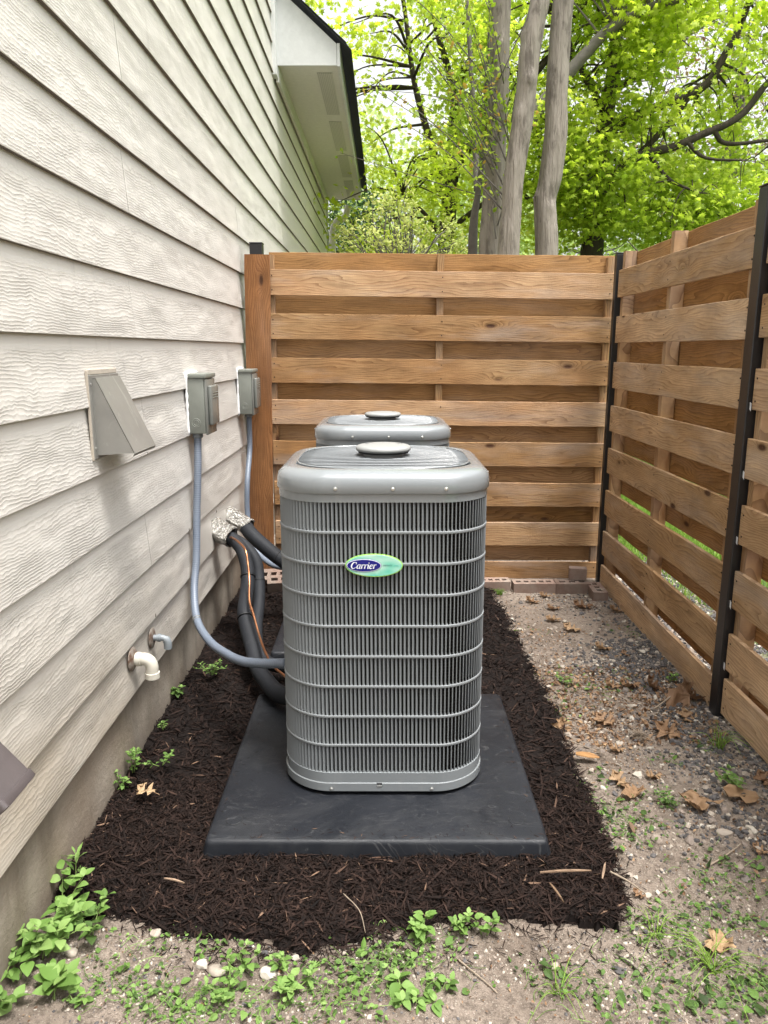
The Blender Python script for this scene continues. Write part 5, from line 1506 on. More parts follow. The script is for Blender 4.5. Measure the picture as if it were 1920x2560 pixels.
for sx, sy, sr, n in spots:
    sp = sr * 1.1
    n = int(n * (0.95 if sx < 0.2 else 0.8))
    x = RS.normal(sx, sp, n); y = RS.normal(sy, sp * 0.8, n)
    ok = (x > -0.8) & (y > 1.1); x, y = x[ok], y[ok]; n = len(x)
    z = np.array([ground_z(a, b) for a, b in zip(x, y)]) + RS.uniform(0.001, 0.014, n)
    ph = RS.uniform(0, 6.28, n)
    d = np.stack([np.cos(ph), np.sin(ph), RS.normal(0.1, .35, n)], -1)
    up = np.stack([RS.normal(0, .5, n), RS.normal(0, .5, n), np.ones(n)], -1)
    small = RS.uniform(0.005, 0.013, n) * RS.choice([1.0, 1.35, 2.1], n, p=[.62, .26, .12])
    base_t = 0.62 if sx < 0.2 else 0.42
    scatter(mb, LEAF_OV[0], LEAF_OV[1], np.stack([x, y, z], -1), orient(d, up), small, np.clip(RS.normal(base_t, .2, n), 0, 1))
    m = n // 3                                       # stems and stalks
    for a, b in zip(RS.normal(sx, sp, m), RS.normal(sy, sp * .8, m)):
        if a < -0.78 or b < 1.1: continue
        g = ground_z(a, b); ph = RS.uniform(0, 6.28); L = RS.uniform(0.012, 0.05)
        p1 = np.array([a, b, g + 0.003]); p2 = p1 + np.array([math.cos(ph) * L * .5, math.sin(ph) * L * .5, RS.uniform(0.002, 0.014)]); p3 = p1 + np.array([math.cos(ph + RS.normal(0, .5)) * L, math.sin(ph + RS.normal(0, .5)) * L, RS.uniform(0.0, 0.008)])
        tube(mb, spline([p1, p2, p3], 3), 0.0007, 3, tint=RS.uniform(0.55, 1.0), cap=False)
wd = mb.build('ground_weeds', M['weed'], kind='stuff')
wd['label'] = 'low clipped weeds and seedlings on the bare soil'

# grass tufts of thin blades (things)
def tuft(x, y, label, n, L, mat, seed, tint, spread=0.7, z=None):
    r = np.random.RandomState(seed)
    z = ground_z(x, y) if z is None else z
    mb = MB()
    for i in range(n):
        ph = r.uniform(0, 6.28); l = L * r.uniform(0.5, 1.1); ls = spread * r.uniform(0.3, 1.2)
        b = np.array([r.normal(0, .008), r.normal(0, .008), 0]); q = b + np.array([math.cos(ph) * l * ls * .5, math.sin(ph) * l * ls * .5, l * .55]); e = b + np.array([math.cos(ph) * l * ls * 1.3, math.sin(ph) * l * ls * 1.3, l * max(.05, (.8 - ls * .5))])
        tube(mb, spline([b, q, e], 5), np.linspace(0.0012, 0.0004, 11), 4, tint=r.uniform(*tint))
    o = mb.build('grass_tuft', mat, smooth=True, loc=(x, y, z))
    return tag(o, label, 'grass tuft')
tuft(1.13, 2.33, 'spindly green grass tuft leaning on the lowest board of the side fence', 26, 0.12, M['grass'], 1, (0.3, 1.0), 0.8)
tuft(0.88, 2.40, 'dry straw-coloured grass tuft in the middle of the gravel', 70, 0.05, M['twig'], 2, (0, 1), 1.0)
tuft(0.63, 3.98, 'dark bristly grass tuft by the bricks behind the front unit', 60, 0.05, M['grass'], 3, (0.0, 0.3), 0.7)
tuft(0.71, 1.40, 'long pale grass stems sprawling at the right foreground', 26, 0.10, M['grass'], 4, (0.7, 1.0), 1.5)
tuft(0.36, 1.345, 'thin yellow-green grass stems on bare soil in front of the bed', 12, 0.06, M['grass'], 5, (0.7, 1.0), 1.6)
tuft(0.62, 1.50, 'pale wiry grass stems at the bed corner', 12, 0.06, M['grass'], 6, (0.6, 1.0), 1.5)

# twigs and wood chips lying about
def stick(pts, r, label, mat=None, name='twig'):
    p = [np.array((a, b, ground_z(a, b) + c)) for a, b, c in pts]
    o_ = p[0]
    mb = MB(); P = np.array(spline(p, 6)) - o_
    tube(mb, P, np.linspace(r, r * 0.5, len(P)), 6, wob=0.12)
    o = mb.build(name, mat or M['twig'], smooth=True, loc=tuple(o_))
    return tag(o, label, 'twig')
stick([(0.16, 1.425, .004), (0.19, 1.385, .006), (0.215, 1.36, .005), (0.235, 1.335, .004)], 0.0022, 'thin brown twig lying on bare soil in the right foreground')
stick([(0.84, 1.735, .005), (0.90, 1.77, .010), (0.965, 1.815, .012)], 0.0032, 'straight grey twig near the right picture edge among stones')
stick([(-0.10, 1.58, .045), (-0.06, 1.52, .05), (-0.045, 1.485, .02)], 0.0016, 'slender tan twig sticking out of the mulch front edge')
stick([(0.56, 1.655, .05), (0.60, 1.63, .04), (0.635, 1.612, .02)], 0.0028, 'dark stick poking out of the mulch corner on the right')
stick([(0.52, 1.435, .004), (0.54, 1.41, .006), (0.555, 1.385, .004)], 0.003, 'short black stick on bare soil in front of the bed corner', M['oakbark'])
stick([(1.00, 2.60, .012), (1.06, 2.64, .03), (1.12, 2.69, .045)], 0.0035, 'grey twig lying under the curled brown leaves')
stick([(0.62, 2.36, .02), (0.68, 2.32, .015), (0.73, 2.285, .005)], 0.0022, 'pale straw-like twig at the mulch edge beside the pad')
def chip(x, y, L, w, rot, label, z=0.01, tilt=0.1, dark=False):
    mb = MB(); r = random.Random(int(x * 1000))
    P = [(-L / 2, 0, 0), (-L / 4, 0, 0.002), (0, 0, 0.003), (L / 4, 0, 0.002), (L / 2, 0, 0)]
    rings = []
    for (px, _, pz), f in zip(P, (0.5, 0.9, 1.0, 0.8, 0.12)):
        rings.append(np.array([(px, -w * f / 2, pz), (px, w * f / 2, pz + .001), (px, w * f * .45, pz + .004), (px, -w * f * .45, pz + .003)]))
    loft(mb, rings, cap0=True, cap1=True); mb.f = [f[:, ::-1] for f in mb.f]
    o = mb.build('wood_chip', M['cedar_back'] if dark else M['chip'], loc=(x, y, z)); o.rotation_euler = (0, tilt, rot)
    return tag(o, label, 'wood chip')
M['chip'] = wood_mat('fresh_wood', (0.10, 0.060, 0.035), (0.20, 0.125, 0.075), (0.30, 0.20, 0.13), 0.0)
chip(0.688, 1.88, 0.060, 0.013, R(84), 'pale pointed wood chip lying between mulch and pinkish stone', -0.005)
chip(0.450, 1.655, 0.13, 0.006, R(3), 'long splintered tan wood strip on top of the mulch corner', 0.026, 0.0)
chip(0.545, 1.655, 0.045, 0.006, R(65), 'short tan wood chip standing at the right of the mulch corner', 0.030, -0.4)
chip(0.412, 1.585, 0.060, 0.005, R(-68), 'reddish wood splinter at the front edge of the mulch', 0.022, 0.15)
chip(-0.52, 1.63, 0.055, 0.004, R(-12), 'small bent tan wood splinter on the mulch left of the pad', 0.018, 0.08)
chip(0.66, 2.245, 0.075, 0.030, R(-15), 'dark rotten bark chunk at the mulch edge under a pale leaf', 0.004, 0.05, True)

# ------------------------------------------------------------------ dead leaves
def oak_outline():
    return [(0.0, 0.0), (0.03, 0.10), (0.16, 0.16), (0.30, 0.20), (0.20, 0.30), (0.14, 0.36), (0.30, 0.42), (0.50, 0.50), (0.42, 0.58), (0.22, 0.58), (0.18, 0.66), (0.33, 0.76), (0.30, 0.84), (0.16, 0.82), (0.10, 0.90), (0.0, 1.0)]
LOB = oak_outline()
def dead_leaf(x, y, s, rot, tint, label, tilt=(0.0, 0.0), curl=0.5, lobed=1.0, z=None, holes=0):
    r = random.Random(int(abs(x) * 997 + abs(y) * 331))
    pts = [(a * (0.7 + 0.5 * r.random()) * (1 if lobed else 1), b) for a, b in LOB] if lobed else [(0, 0), (0.2, 0.12), (0.36, 0.3), (0.40, 0.45), (0.34, 0.62), (0.2, 0.82), (0, 1)]
    n = len(pts)
    rows_ = []
    sub = 5
    V = []
    for (a, b) in pts:
        for j in range(-sub, sub + 1):
            u = j / sub
            px = a * u * (1 + 0.18 * math.sin(b * 9 + (3 if u < 0 else 0)))
            py = b + (0.05 * math.sin(u * 6) if 0 < b < 1 else 0)
            pz = 0.18 * abs(px) + curl * (py - 0.5) ** 2 + 0.10 * math.sin(px * 9 + b * 7) + curl * 0.6 * px * px
            V.append((px * s, (py - 0.5) * s, pz * s))
    F = []
    w_ = 2 * sub + 1
    for i in range(n - 1):
        for j in range(w_ - 1):
            if holes and r.random() < 0.12 and 2 < i < n - 3: continue
            F.append((i * w_ + j, i * w_ + j + 1, (i + 1) * w_ + j + 1, (i + 1) * w_ + j))
    mb = MB(); mb.add(V, F, tint)
    P = [(0, -0.5 * s, curl * 0.25 * s), (0.01 * s, -0.60 * s, curl * .22 * s), (0.03 * s, -0.72 * s, curl * 0.1 * s)]
    tube(mb, P, 0.0011, 5, tint=max(0, tint - 0.35))
    zz = (ground_z(x, y) if z is None else z) + 0.004
    zmin = min(v[2] for v in V)
    o = mb.build('dead_leaf', M['deadleaf'], smooth=True, loc=(x, y, zz - zmin * 0.6 + 0.002))
    o.rotation_euler = (tilt[0], tilt[1], rot)
    return tag(o, label, 'dead leaf')
dead_leaf(0.725, 2.125, 0.075, 0.3, 0.80, 'orange-tan oak leaf lying across another leaf beside the mulch', (0.1, 0.1))
dead_leaf(0.745, 2.055, 0.095, -1.1, 0.62, 'tan lobed leaf under the orange one beside the mulch', (0.05, -0.1), 0.25)
dead_leaf(0.920, 2.010, 0.110, 2.9, 0.66, 'large five-pointed brown oak leaf on the gravel, left of the torn one', (0.1, 0.0), 0.3)
dead_leaf(1.065, 2.040, 0.105, 1.35, 0.72, 'broad unlobed tan leaf riddled with holes', (0.12, 0.05), 0.25, lobed=0, holes=1)
dead_leaf(0.785, 2.505, 0.085, 0.5, 0.60, 'brown oak leaf alone on pale soil between mulch and gravel', (0.15, 0.1), 0.5)
dead_leaf(0.622, 2.460, 0.075, 0.2, 0.70, 'leaf standing on edge against the mulch border', (0.9, 0.3), 0.4)
dead_leaf(1.165, 2.725, 0.110, -0.6, 0.35, 'largest curled brown leaf heaped beside the black post', (0.5, -0.3), 1.1)
dead_leaf(1.105, 2.655, 0.120, -0.9, 0.45, 'long folded brown leaf leaning on the heap by the post', (0.2, 0.9), 0.2, lobed=0)
dead_leaf(1.195, 2.690, 0.090, 1.6, 0.30, 'darker crumpled leaf on the outer side of the heap by the post', (0.5, 0.2), 1.0)
dead_leaf(1.065, 2.790, 0.100, 1.2, 0.40, 'crumpled brown leaf upright in the row left of the heap', (0.7, 0.1), 0.9)
dead_leaf(0.975, 2.800, 0.095, 1.7, 0.55, 'flat orange-brown leaf at the left end of the leaf row', (0.2, 0.1), 0.5)
dead_leaf(0.905, 2.800, 0.070, 1.3, 0.62, 'smaller tan leaf just left of the leaf row', (0.3, 0.0), 0.6)
dead_leaf(0.975, 3.185, 0.085, 1.5, 0.80, 'bright orange leaf on dark stones halfway down the strip', (0.3, 0.1), 0.5)
dead_leaf(1.055, 3.125, 0.050, 0.4, 0.55, 'small brown leaf on dark stones right of the bright orange one', (0.2, 0.3), 0.6)
dead_leaf(0.895, 3.430, 0.095, 0.9, 0.82, 'pale orange leaf on smooth soil, nearer of two in the middle', (0.15, 0.0), 0.3)
dead_leaf(0.835, 3.560, 0.080, 1.4, 0.75, 'pale orange leaf on smooth soil, farther of two in the middle', (0.1, 0.1), 0.3)
dead_leaf(0.780, 3.830, 0.080, 1.3, 0.62, 'orange-brown leaf on bare soil close behind the front unit', (0.3, 0.1), 0.6)
dead_leaf(0.870, 3.720, 0.075, 1.6, 0.55, 'brown leaf on bare soil right of the one behind the unit', (0.2, 0.0), 0.5)
dead_leaf(0.870, 3.930, 0.070, 1.2, 0.70, 'light leaf on the soil just in front of the brick row', (0.2, 0.1), 0.5)
dead_leaf(1.030, 3.755, 0.110, 1.5, 0.42, 'wide dull brown leaf near the corner of the fences', (0.2, 0.0), 0.5)
dead_leaf(1.185, 3.700, 0.075, 1.1, 0.66, 'tan leaf at the foot of the side fence near the corner brick', (0.3, 0.2), 0.5)
dead_leaf(0.985, 2.420, 0.100, 0.6, 0.58, 'brown oak leaf right of the dry straw tuft', (0.2, -0.2), 0.5)
dead_leaf(1.090, 2.530, 0.075, 0.1, 0.72, 'light orange leaf below the folded leaf by the post', (0.3, 0.3), 0.7)
dead_leaf(0.775, 2.310, 0.060, 1.5, 0.70, 'small tan leaf curled on pale soil above the bark chunk', (0.2, 0.1), 0.6)
dead_leaf(0.705, 2.265, 0.055, 1.9, 0.78, 'pale leaf draped over the dark bark chunk', (0.3, 0.2), 0.6, z=0.02)
dead_leaf(0.845, 2.155, 0.060, 1.7, 0.80, 'small yellow-tan leaf in the gravel above the oak leaf pair', (0.2, 0.1), 0.5)
dead_leaf(1.175, 2.120, 0.075, 0.2, 0.45, 'brown leaf cut by the right picture edge among dark stones', (0.2, 0.1), 0.5)
dead_leaf(0.750, 1.462, 0.080, -1.3, 0.95, 'pale orange oak leaf alone on bare soil in the right foreground', (0.1, 0.05), 0.25)
dead_leaf(-0.700, 1.990, 0.065, 1.2, 1.0, 'pale cream leaf torn open on the mulch by the foundation', (0.1, 0.1), 0.3, z=0.028, holes=1)
dead_leaf(1.005, 1.795, 0.045, 0.8, 0.60, 'small orange leaf beside the grey twig at the right edge', (0.2, 0.1), 0.6)
dead_leaf(0.625, 1.625, 0.035, 0.8, 0.55, 'tiny orange leaf beside the pale stone near the mulch corner', (0.2, 0.1), 0.6)
# crumbs of leaf litter
mb = MB()
def litter(N, xr, yr, s, t):
    x = RS.uniform(*xr, N); y = RS.uniform(*yr, N)
    ok = (bed_dist(x, y) < -0.002); x, y = x[ok], y[ok]; n = len(x)
    z = np.array([ground_z(a, b) for a, b in zip(x, y)]) + RS.uniform(0.002, 0.008, n)
    scatter(mb, LEAF_SM[0], LEAF_SM[1], np.stack([x, y, z], -1), rand_rot(n, 0.6), RS.uniform(*s, n), RS.uniform(*t, n))
litter(2200, (0.6, 1.2), (2.35, 3.0), (0.006, 0.024), (0.0, 0.8))
litter(1200, (0.6, 1.2), (1.6, 4.0), (0.004, 0.018), (0.0, 0.9))
litter(500, (0.6, 0.85), (2.2, 3.5), (0.004, 0.018), (0.0, 0.9))
litter(900, (-0.75, 0.95), (1.2, 1.6), (0.003, 0.009), (0.0, 0.8))
lt = mb.build('leaf_litter', M['deadleaf'], kind='stuff'); lt['label'] = 'crumbled brown leaf litter on the soil'
# stray bark on the soil in front of the bed
mb = MB()
n = 700
x = np.r_[RS.normal(-0.15, .17, n), RS.uniform(0.3, 0.75, 120), RS.normal(0.68, 0.03, 160)]; y = np.r_[RS.normal(1.445, .03, n), RS.uniform(1.40, 1.5, 120), RS.uniform(2.6, 3.9, 160)]
z = np.array([ground_z(a, b) for a, b in zip(x, y)]) + RS.uniform(0, .006, len(x)); L = RS.uniform(0.004, 0.016, len(x))
scatter(mb, sh_v, sh_f, np.stack([x, y, z], -1), rand_rot(len(x), .25), np.stack([L * .16, L, L * .13], -1), RS.uniform(0, .6, len(x)))
x = RS.uniform(-0.80, 0.75, 40000); y = RS.uniform(1.36, 4.1, 40000); d = bed_dist(x, y)
ok = (d < 0.004) & (-d < RS.exponential(0.016, len(d))); x, y = x[ok], y[ok]
z = np.array([ground_z(a, b) for a, b in zip(x, y)]) + RS.uniform(0, .007, len(x)); L = RS.uniform(0.004, 0.019, len(x))
scatter(mb, sh_v, sh_f, np.stack([x, y, z], -1), rand_rot(len(x), .3), np.stack([L * .15, L, L * .12], -1), RS.uniform(0, .7, len(x)))
x = np.r_[RS.uniform(-0.46, 0.42, 90), -0.465 + RS.exponential(.02, 60), 0.42 - RS.exponential(.02, 60)]; y = np.r_[1.765 + RS.exponential(.02, 90), RS.uniform(1.77, 2.6, 120)]
ok = (np.abs(x + 0.02) < 0.44) & ((np.abs(x) > 0.31) | (y < 1.95)); x, y = x[ok], y[ok]; L = RS.uniform(0.002, 0.010, len(x))
scatter(mb, sh_v, sh_f, np.stack([x, y, np.full(len(x), 0.0415)], -1), rand_rot(len(x), .08), np.stack([L * .16, L, L * .10], -1), np.clip(RS.uniform(0.2, 1.0, len(x)), 0, .98))
st = mb.build('bark_crumbs', M['mulch'], kind='stuff'); st['label'] = 'stray dark bark crumbs spilled on the soil and pad'

# ------------------------------------------------------------------ lawn beyond the fences
mb = MB()
bl_v = np.array([(-0.5, 0, 0), (0.5, 0, 0), (0.35, 0.06, 0.55), (-0.35, 0.06, 0.55), (0.0, 0.25, 1.0)]); bl_f = np.array([(0, 1, 2), (0, 2, 3), (3, 2, 4)])
n = 42000
x = RS.uniform(1.62, 5.5, n); y = 3.2 + RS.uniform(0, 1, n) ** 1.3 * 8.0
ok = (x + 0.1 * np.sin(y * 5) > 1.68) & ((y > 3.46) | (x > 3.0)); x, y = x[ok], y[ok]; n = len(x)
scatter(mb, bl_v, bl_f, np.stack([x, y, np.full(n, GZ)], -1), rand_rot(n, .25), np.stack([RS.uniform(.004, .008, n), RS.uniform(.02, .05, n), RS.uniform(.03, .07, n)], -1), RS.uniform(0, 1, n))
n = 14000
x = RS.uniform(1.3, 2.2, n); y = RS.uniform(4.6, 7.0, n)
scatter(mb, bl_v, bl_f, np.stack([x, y, np.full(n, GZ)], -1), rand_rot(n, .25), np.stack([RS.uniform(.004, .008, n), RS.uniform(.02, .05, n), RS.uniform(.03, .07, n)], -1), RS.uniform(0, 1, n))
g = mb.build('grass', M['grass'], kind='stuff'); g['label'] = 'bright lawn grass beyond the side fence'

# ------------------------------------------------------------------ trees
star = []
for a, r_ in ((-90, .25), (-55, .55), (-30, .40), (0, .85), (22, .48), (50, .95), (70, .5), (90, 1.1), (110, .5), (130, .95), (158, .48), (180, .85), (210, .40), (235, .55)):
    star.append((math.cos(R(a)) * r_ * 0.6, math.sin(R(a)) * r_ * 0.6, -0.10 * (r_ ** 2)))
ST_V = np.array([(0, 0, 0.03)] + star); ST_F = np.array([(0, i + 1, (i + 1) % 14 + 1) for i in range(14)])
LO = np.array([(0.0, -0.5, 0), (0.26, -0.1, -0.03), (0.22, 0.2, -0.03), (0.0, 0.5, -0.05), (-0.22, 0.2, -0.03), (-0.26, -0.1, -0.03), (0, 0, 0.05)])
LO_F = np.array([(6, i, (i + 1) % 6) for i in range(6)])
QD = np.array([(0, -0.5, 0), (0.33, 0, 0.06), (0, 0.5, 0), (-0.33, 0, 0.06)]); QD_F = np.array([(0, 1, 2, 3)])

def clusters(N, c, rad, keep=None, thr=-0.1, s=0.8, seed=0, shell=0.0):
    r = np.random.RandomState(seed)
    P = []
    c = np.array(c); rad = np.array(rad)
    while len(P) < N:
        q = r.uniform(-1, 1, 3)
        d = np.linalg.norm(q)
        if d > 1 or d < shell: continue
        p = c + q * rad
        if noise.noise(Vector(p * s) + Vector((seed * 7.3, 0, 0))) < thr: continue
        if keep and not keep(p): continue
        P.append(p)
    return np.array(P)
def foliage(mb, C, per, spread, size, shape, tint, seed=0, tilt=0.7, flat=0.55):
    r = np.random.RandomState(seed)
    n = len(C) * per
    P = np.repeat(C, per, 0) + r.normal(0, 1, (n, 3)) * spread * np.array([1, 1, flat])
    ct = np.repeat(r.uniform(-0.22, 0.22, len(C)), per)
    scatter(mb, shape[0], shape[1], P, rand_rot(n, tilt, r), r.uniform(size * 0.6, size * 1.25, n), np.clip(r.normal(tint, .17, n) + ct, 0, 1))
def branch_to(mb, a, C, n, r0, seed, seg=5):
    r = np.random.RandomState(seed)
    a = np.array(a)
    A = np.atleast_2d(a)
    for i in r.choice(len(C), min(n * 3, len(C)), replace=False):
        b = C[i]; dist = np.linalg.norm(A - b, axis=1); j = dist.argmin()
        if dist[j] > 1.5: continue
        a = A[j]; r1 = min(r0, 0.004 + 0.012 * dist[j])
        m = (a + b) / 2 + r.normal(0, 0.12, 3) * np.linalg.norm(b - a) * 0.5 + np.array([0, 0, 0.1])
        P = spline([a, m, b], 6)
        tube(mb, P, np.linspace(r1, 0.003, len(P)), seg)
def rel(pts, o):
    return [np.array(p) - np.array(o) for p in pts]

# --- crape myrtle: several smooth pale trunks just behind the back fence
o0 = (1.0, 6.4, 0.0)
cm = thing('crape_myrtle', 'multi-trunked tree with smooth pale grey bark right behind the back fence', 'tree', o0)
def bark_trunk(pts, rads, name, label=None, knots=(), mat=None, seg=20):
    P = np.array(spline(rel(pts, o0), 10)); n = len(P)
    rr = np.interp(np.linspace(0, 1, n), np.linspace(0, 1, len(rads)), rads)
    mb = MB()
    T = np.gradient(P, axis=0)
    ang = np.arange(seg) / seg * 2 * math.pi
    rings = []
    for i in range(n):
        q = []
        for a in ang:
            f = 1 + 0.10 * noise.noise(Vector((math.cos(a) * 1.4 + pts[0][0] * 9, math.sin(a) * 1.4, P[i][2] * 1.6))) + 0.05 * math.cos(a * 3 + P[i][2] * 2 + pts[0][0] * 5) + 0.04 * noise.noise(Vector((math.cos(a) * 4, math.sin(a) * 4, P[i][2] * 5)))
            for (kz, ka, ks) in knots:
                dd = ((P[i][2] - kz) / 0.05) ** 2 + ((math.atan2(math.sin(a - ka), math.cos(a - ka))) / 0.5) ** 2
                f += ks * math.exp(-dd)
            q.append(P[i] + np.array([math.cos(a) * rr[i] * f, math.sin(a) * rr[i] * f, 0]))
        rings.append(np.array(q))
    loft(mb, rings, cap0=True, cap1=True)
    o = mb.build(name, mat or M['crepe'], cm, smooth=True)
    if label: o['label'] = label
    return o
bark_trunk([(1.28, 6.4, -0.05), (1.30, 6.4, 1.2), (1.30, 6.4, 2.08), (1.285, 6.4, 2.31), (1.275, 6.4, 2.46), (1.305, 6.4, 2.64), (1.33, 6.4, 2.96), (1.32, 6.4, 3.22), (1.325, 6.4, 3.51), (1.345, 6.4, 3.9), (1.40, 6.4, 4.6), (1.5, 6.5, 5.6)], [0.11, 0.098, 0.092, 0.088, 0.08, 0.088, 0.086, 0.084, 0.080, 0.076, 0.065, 0.04], 'trunk', 'smoothest and straightest pale trunk, rightmost of the clump', [(2.48, math.pi, 0.25), (2.40, -1.2, 0.12)])
bark_trunk([(0.99, 6.2, -0.05), (0.97, 6.2, 1.2), (0.965, 6.2, 2.07), (0.975, 6.2, 2.32), (0.985, 6.2, 2.60), (1.035, 6.2, 2.97), (1.06, 6.2, 3.25), (1.07, 6.2, 3.44), (1.10, 6.2, 3.65), (1.13, 6.2, 3.9), (1.10, 6.2, 4.6), (1.0, 6.2, 5.4)], [0.11, 0.09, 0.084, 0.080, 0.080, 0.078, 0.074, 0.078, 0.072, 0.070, 0.06, 0.035], 'trunk', 'leaning fluted trunk with knots and a dark wound', [(3.25, -1.4, 0.35), (3.02, -2.2, 0.2), (3.58, 3.0, 0.3)])
bark_trunk([(0.93, 6.8, -0.05), (0.90, 6.8, 1.4), (0.895, 6.8, 2.14), (0.91, 6.8, 2.46), (0.92, 6.8, 2.81), (0.925, 6.8, 3.13), (0.935, 6.8, 3.44), (0.925, 6.8, 3.75), (0.92, 6.8, 4.1), (0.9, 6.8, 4.9), (0.8, 6.8, 5.6)], [0.12, 0.10, 0.093, 0.090, 0.086, 0.080, 0.080, 0.082, 0.080, 0.06, 0.04], 'trunk', 'rough-barked trunk half hidden by sprouting leaves', [(3.7, -1.6, 0.2)])
bark_trunk([(0.80, 7.0, -0.05), (0.78, 7.0, 1.3), (0.77, 7.0, 2.17), (0.775, 7.0, 2.41), (0.80, 7.0, 2.60), (0.83, 7.0, 2.86), (0.85, 7.0, 3.18), (0.85, 7.0, 3.5), (0.87, 7.0, 3.82), (0.86, 7.0, 4.4), (0.8, 7.0, 5.0)], [0.05, 0.045, 0.042, 0.036, 0.028, 0.024, 0.024, 0.02, 0.02, 0.015, 0.01], 'trunk', 'thin pale stem leftmost of the clump', seg=10, mat=M['graybark'])
bark_trunk([(0.83, 7.3, 2.7), (0.82, 7.4, 3.04), (0.80, 7.4, 3.36), (0.77, 7.4, 3.63), (0.74, 7.4, 3.96), (0.70, 7.4, 4.4)], [0.03, 0.028, 0.024, 0.022, 0.02, 0.014], 'branch', None, seg=10, mat=M['graybark'])
# fine arching sprouts with small leaves
mb = MB(); ml = MB(); r = np.random.RandomState(5)
for i in range(36):
    z0 = r.uniform(2.2, 3.6); a = np.array([0.93 + r.normal(0, .05), 6.6 + r.normal(0, .15), z0])
    dx = r.normal(-0.35, 0.38); b = a + np.array([dx, r.normal(-0.1, .3), r.uniform(0.25, 1.0)])
    m = (a + b) / 2 + np.array([0, 0, r.uniform(-.08, .12)])
    P = np.array(spline(rel([a, m, b], o0), 8)); tube(mb, P, np.linspace(0.0055, 0.0018, len(P)), 5)
    k_ = r.randint(14, 26)
    Q = P[r.randint(3, len(P), k_)] + r.normal(0, .028, (k_, 3))
    scatter(ml, LO, LO_F, Q, rand_rot(k_, .8, r), r.uniform(.035, .062, k_), np.clip(r.normal(.6, .25, k_), 0, 1))
for (a, b) in (((0.95, 6.3, 2.45), (-0.15, 6.3, 3.35)), ((0.94, 6.3, 2.35), (0.10, 6.2, 3.0)), ((0.92, 6.4, 2.6), (0.25, 6.3, 3.55)), ((0.95, 6.4, 2.75), (0.45, 6.4, 3.7)), ((0.90, 6.5, 3.0), (0.6, 6.4, 3.9))):
    a, b = np.array(a), np.array(b); P = np.array(spline(rel([a, (a + b) / 2 + np.array([0, 0, .07]), b], o0), 12)); tube(mb, P, np.linspace(0.007, 0.002, len(P)), 5)
    Q = np.repeat(P[4:], 3, 0); Q = Q + r.normal(0, .03, Q.shape)
    scatter(ml, LO, LO_F, Q, rand_rot(len(Q), .8, r), r.uniform(.03, .055, len(Q)), np.clip(r.normal(.8, .2, len(Q)), 0, 1))
C = clusters(34, (0.80, 6.9, 3.7), (0.6, 0.35, 0.75), thr=-0.15, seed=4)
foliage(ml, C - np.array(o0), 22, 0.09, 0.055, (LO, LO_F), 0.6, 6)
C = clusters(120, (1.1, 6.4, 5.6), (1.4, 1.2, 0.9), seed=5)
foliage(ml, C - np.array(o0), 24, 0.12, 0.06, (LO, LO_F), 0.55, 7)
mb.build('twig', M['graybark'], cm, smooth=True, kind='stuff')
ml.build('foliage', M['leaf_crepe'], cm, kind='stuff')

# --- broad lime-green tree on the left
def simple_tree(name, label, base, trunk_pts, r0, Cs, per, spread, size, shape, mat, tint, bark, nb, seed, tilt=0.7, extra=None, bseg=6, flat=0.55, hub=None):
    t = thing(name, label, 'tree', base)
    mb = MB(); P = np.array(spline(rel(trunk_pts, base), 8)); tube(mb, P, np.linspace(r0, r0 * 0.45, len(P)), 14, wob=0.05)
    mb.build('trunk', bark, t, smooth=True)
    mb = MB()
    hubs = hub or [trunk_pts[-1], trunk_pts[-2]]
    hp = [np.array(spline(rel(trunk_pts, base), 6))[len(trunk_pts) * 2:]]
    if extra: hp += extra(mb, base)
    branch_to(mb, np.vstack(hp), Cs - np.array(base), nb, r0 * 0.22, seed)
    mb.build('limbs', bark, t, smooth=True, kind='stuff')
    mb = MB(); foliage(mb, Cs - np.array(base), per, spread, size, shape, tint, seed, tilt, flat)
    mb.build('crown', mat, t, kind='stuff')
    return t
gap = lambda p: not (p[0] < -0.1 and 2.9 < p[2] < 3.6) and not (((p[0] - 0.22) / 0.45) ** 2 + ((p[2] - 4.0) / 0.55) ** 2 < 1) and not (p[0] < 0.15 and p[2] > 5.0 and p[2] < 5.6)
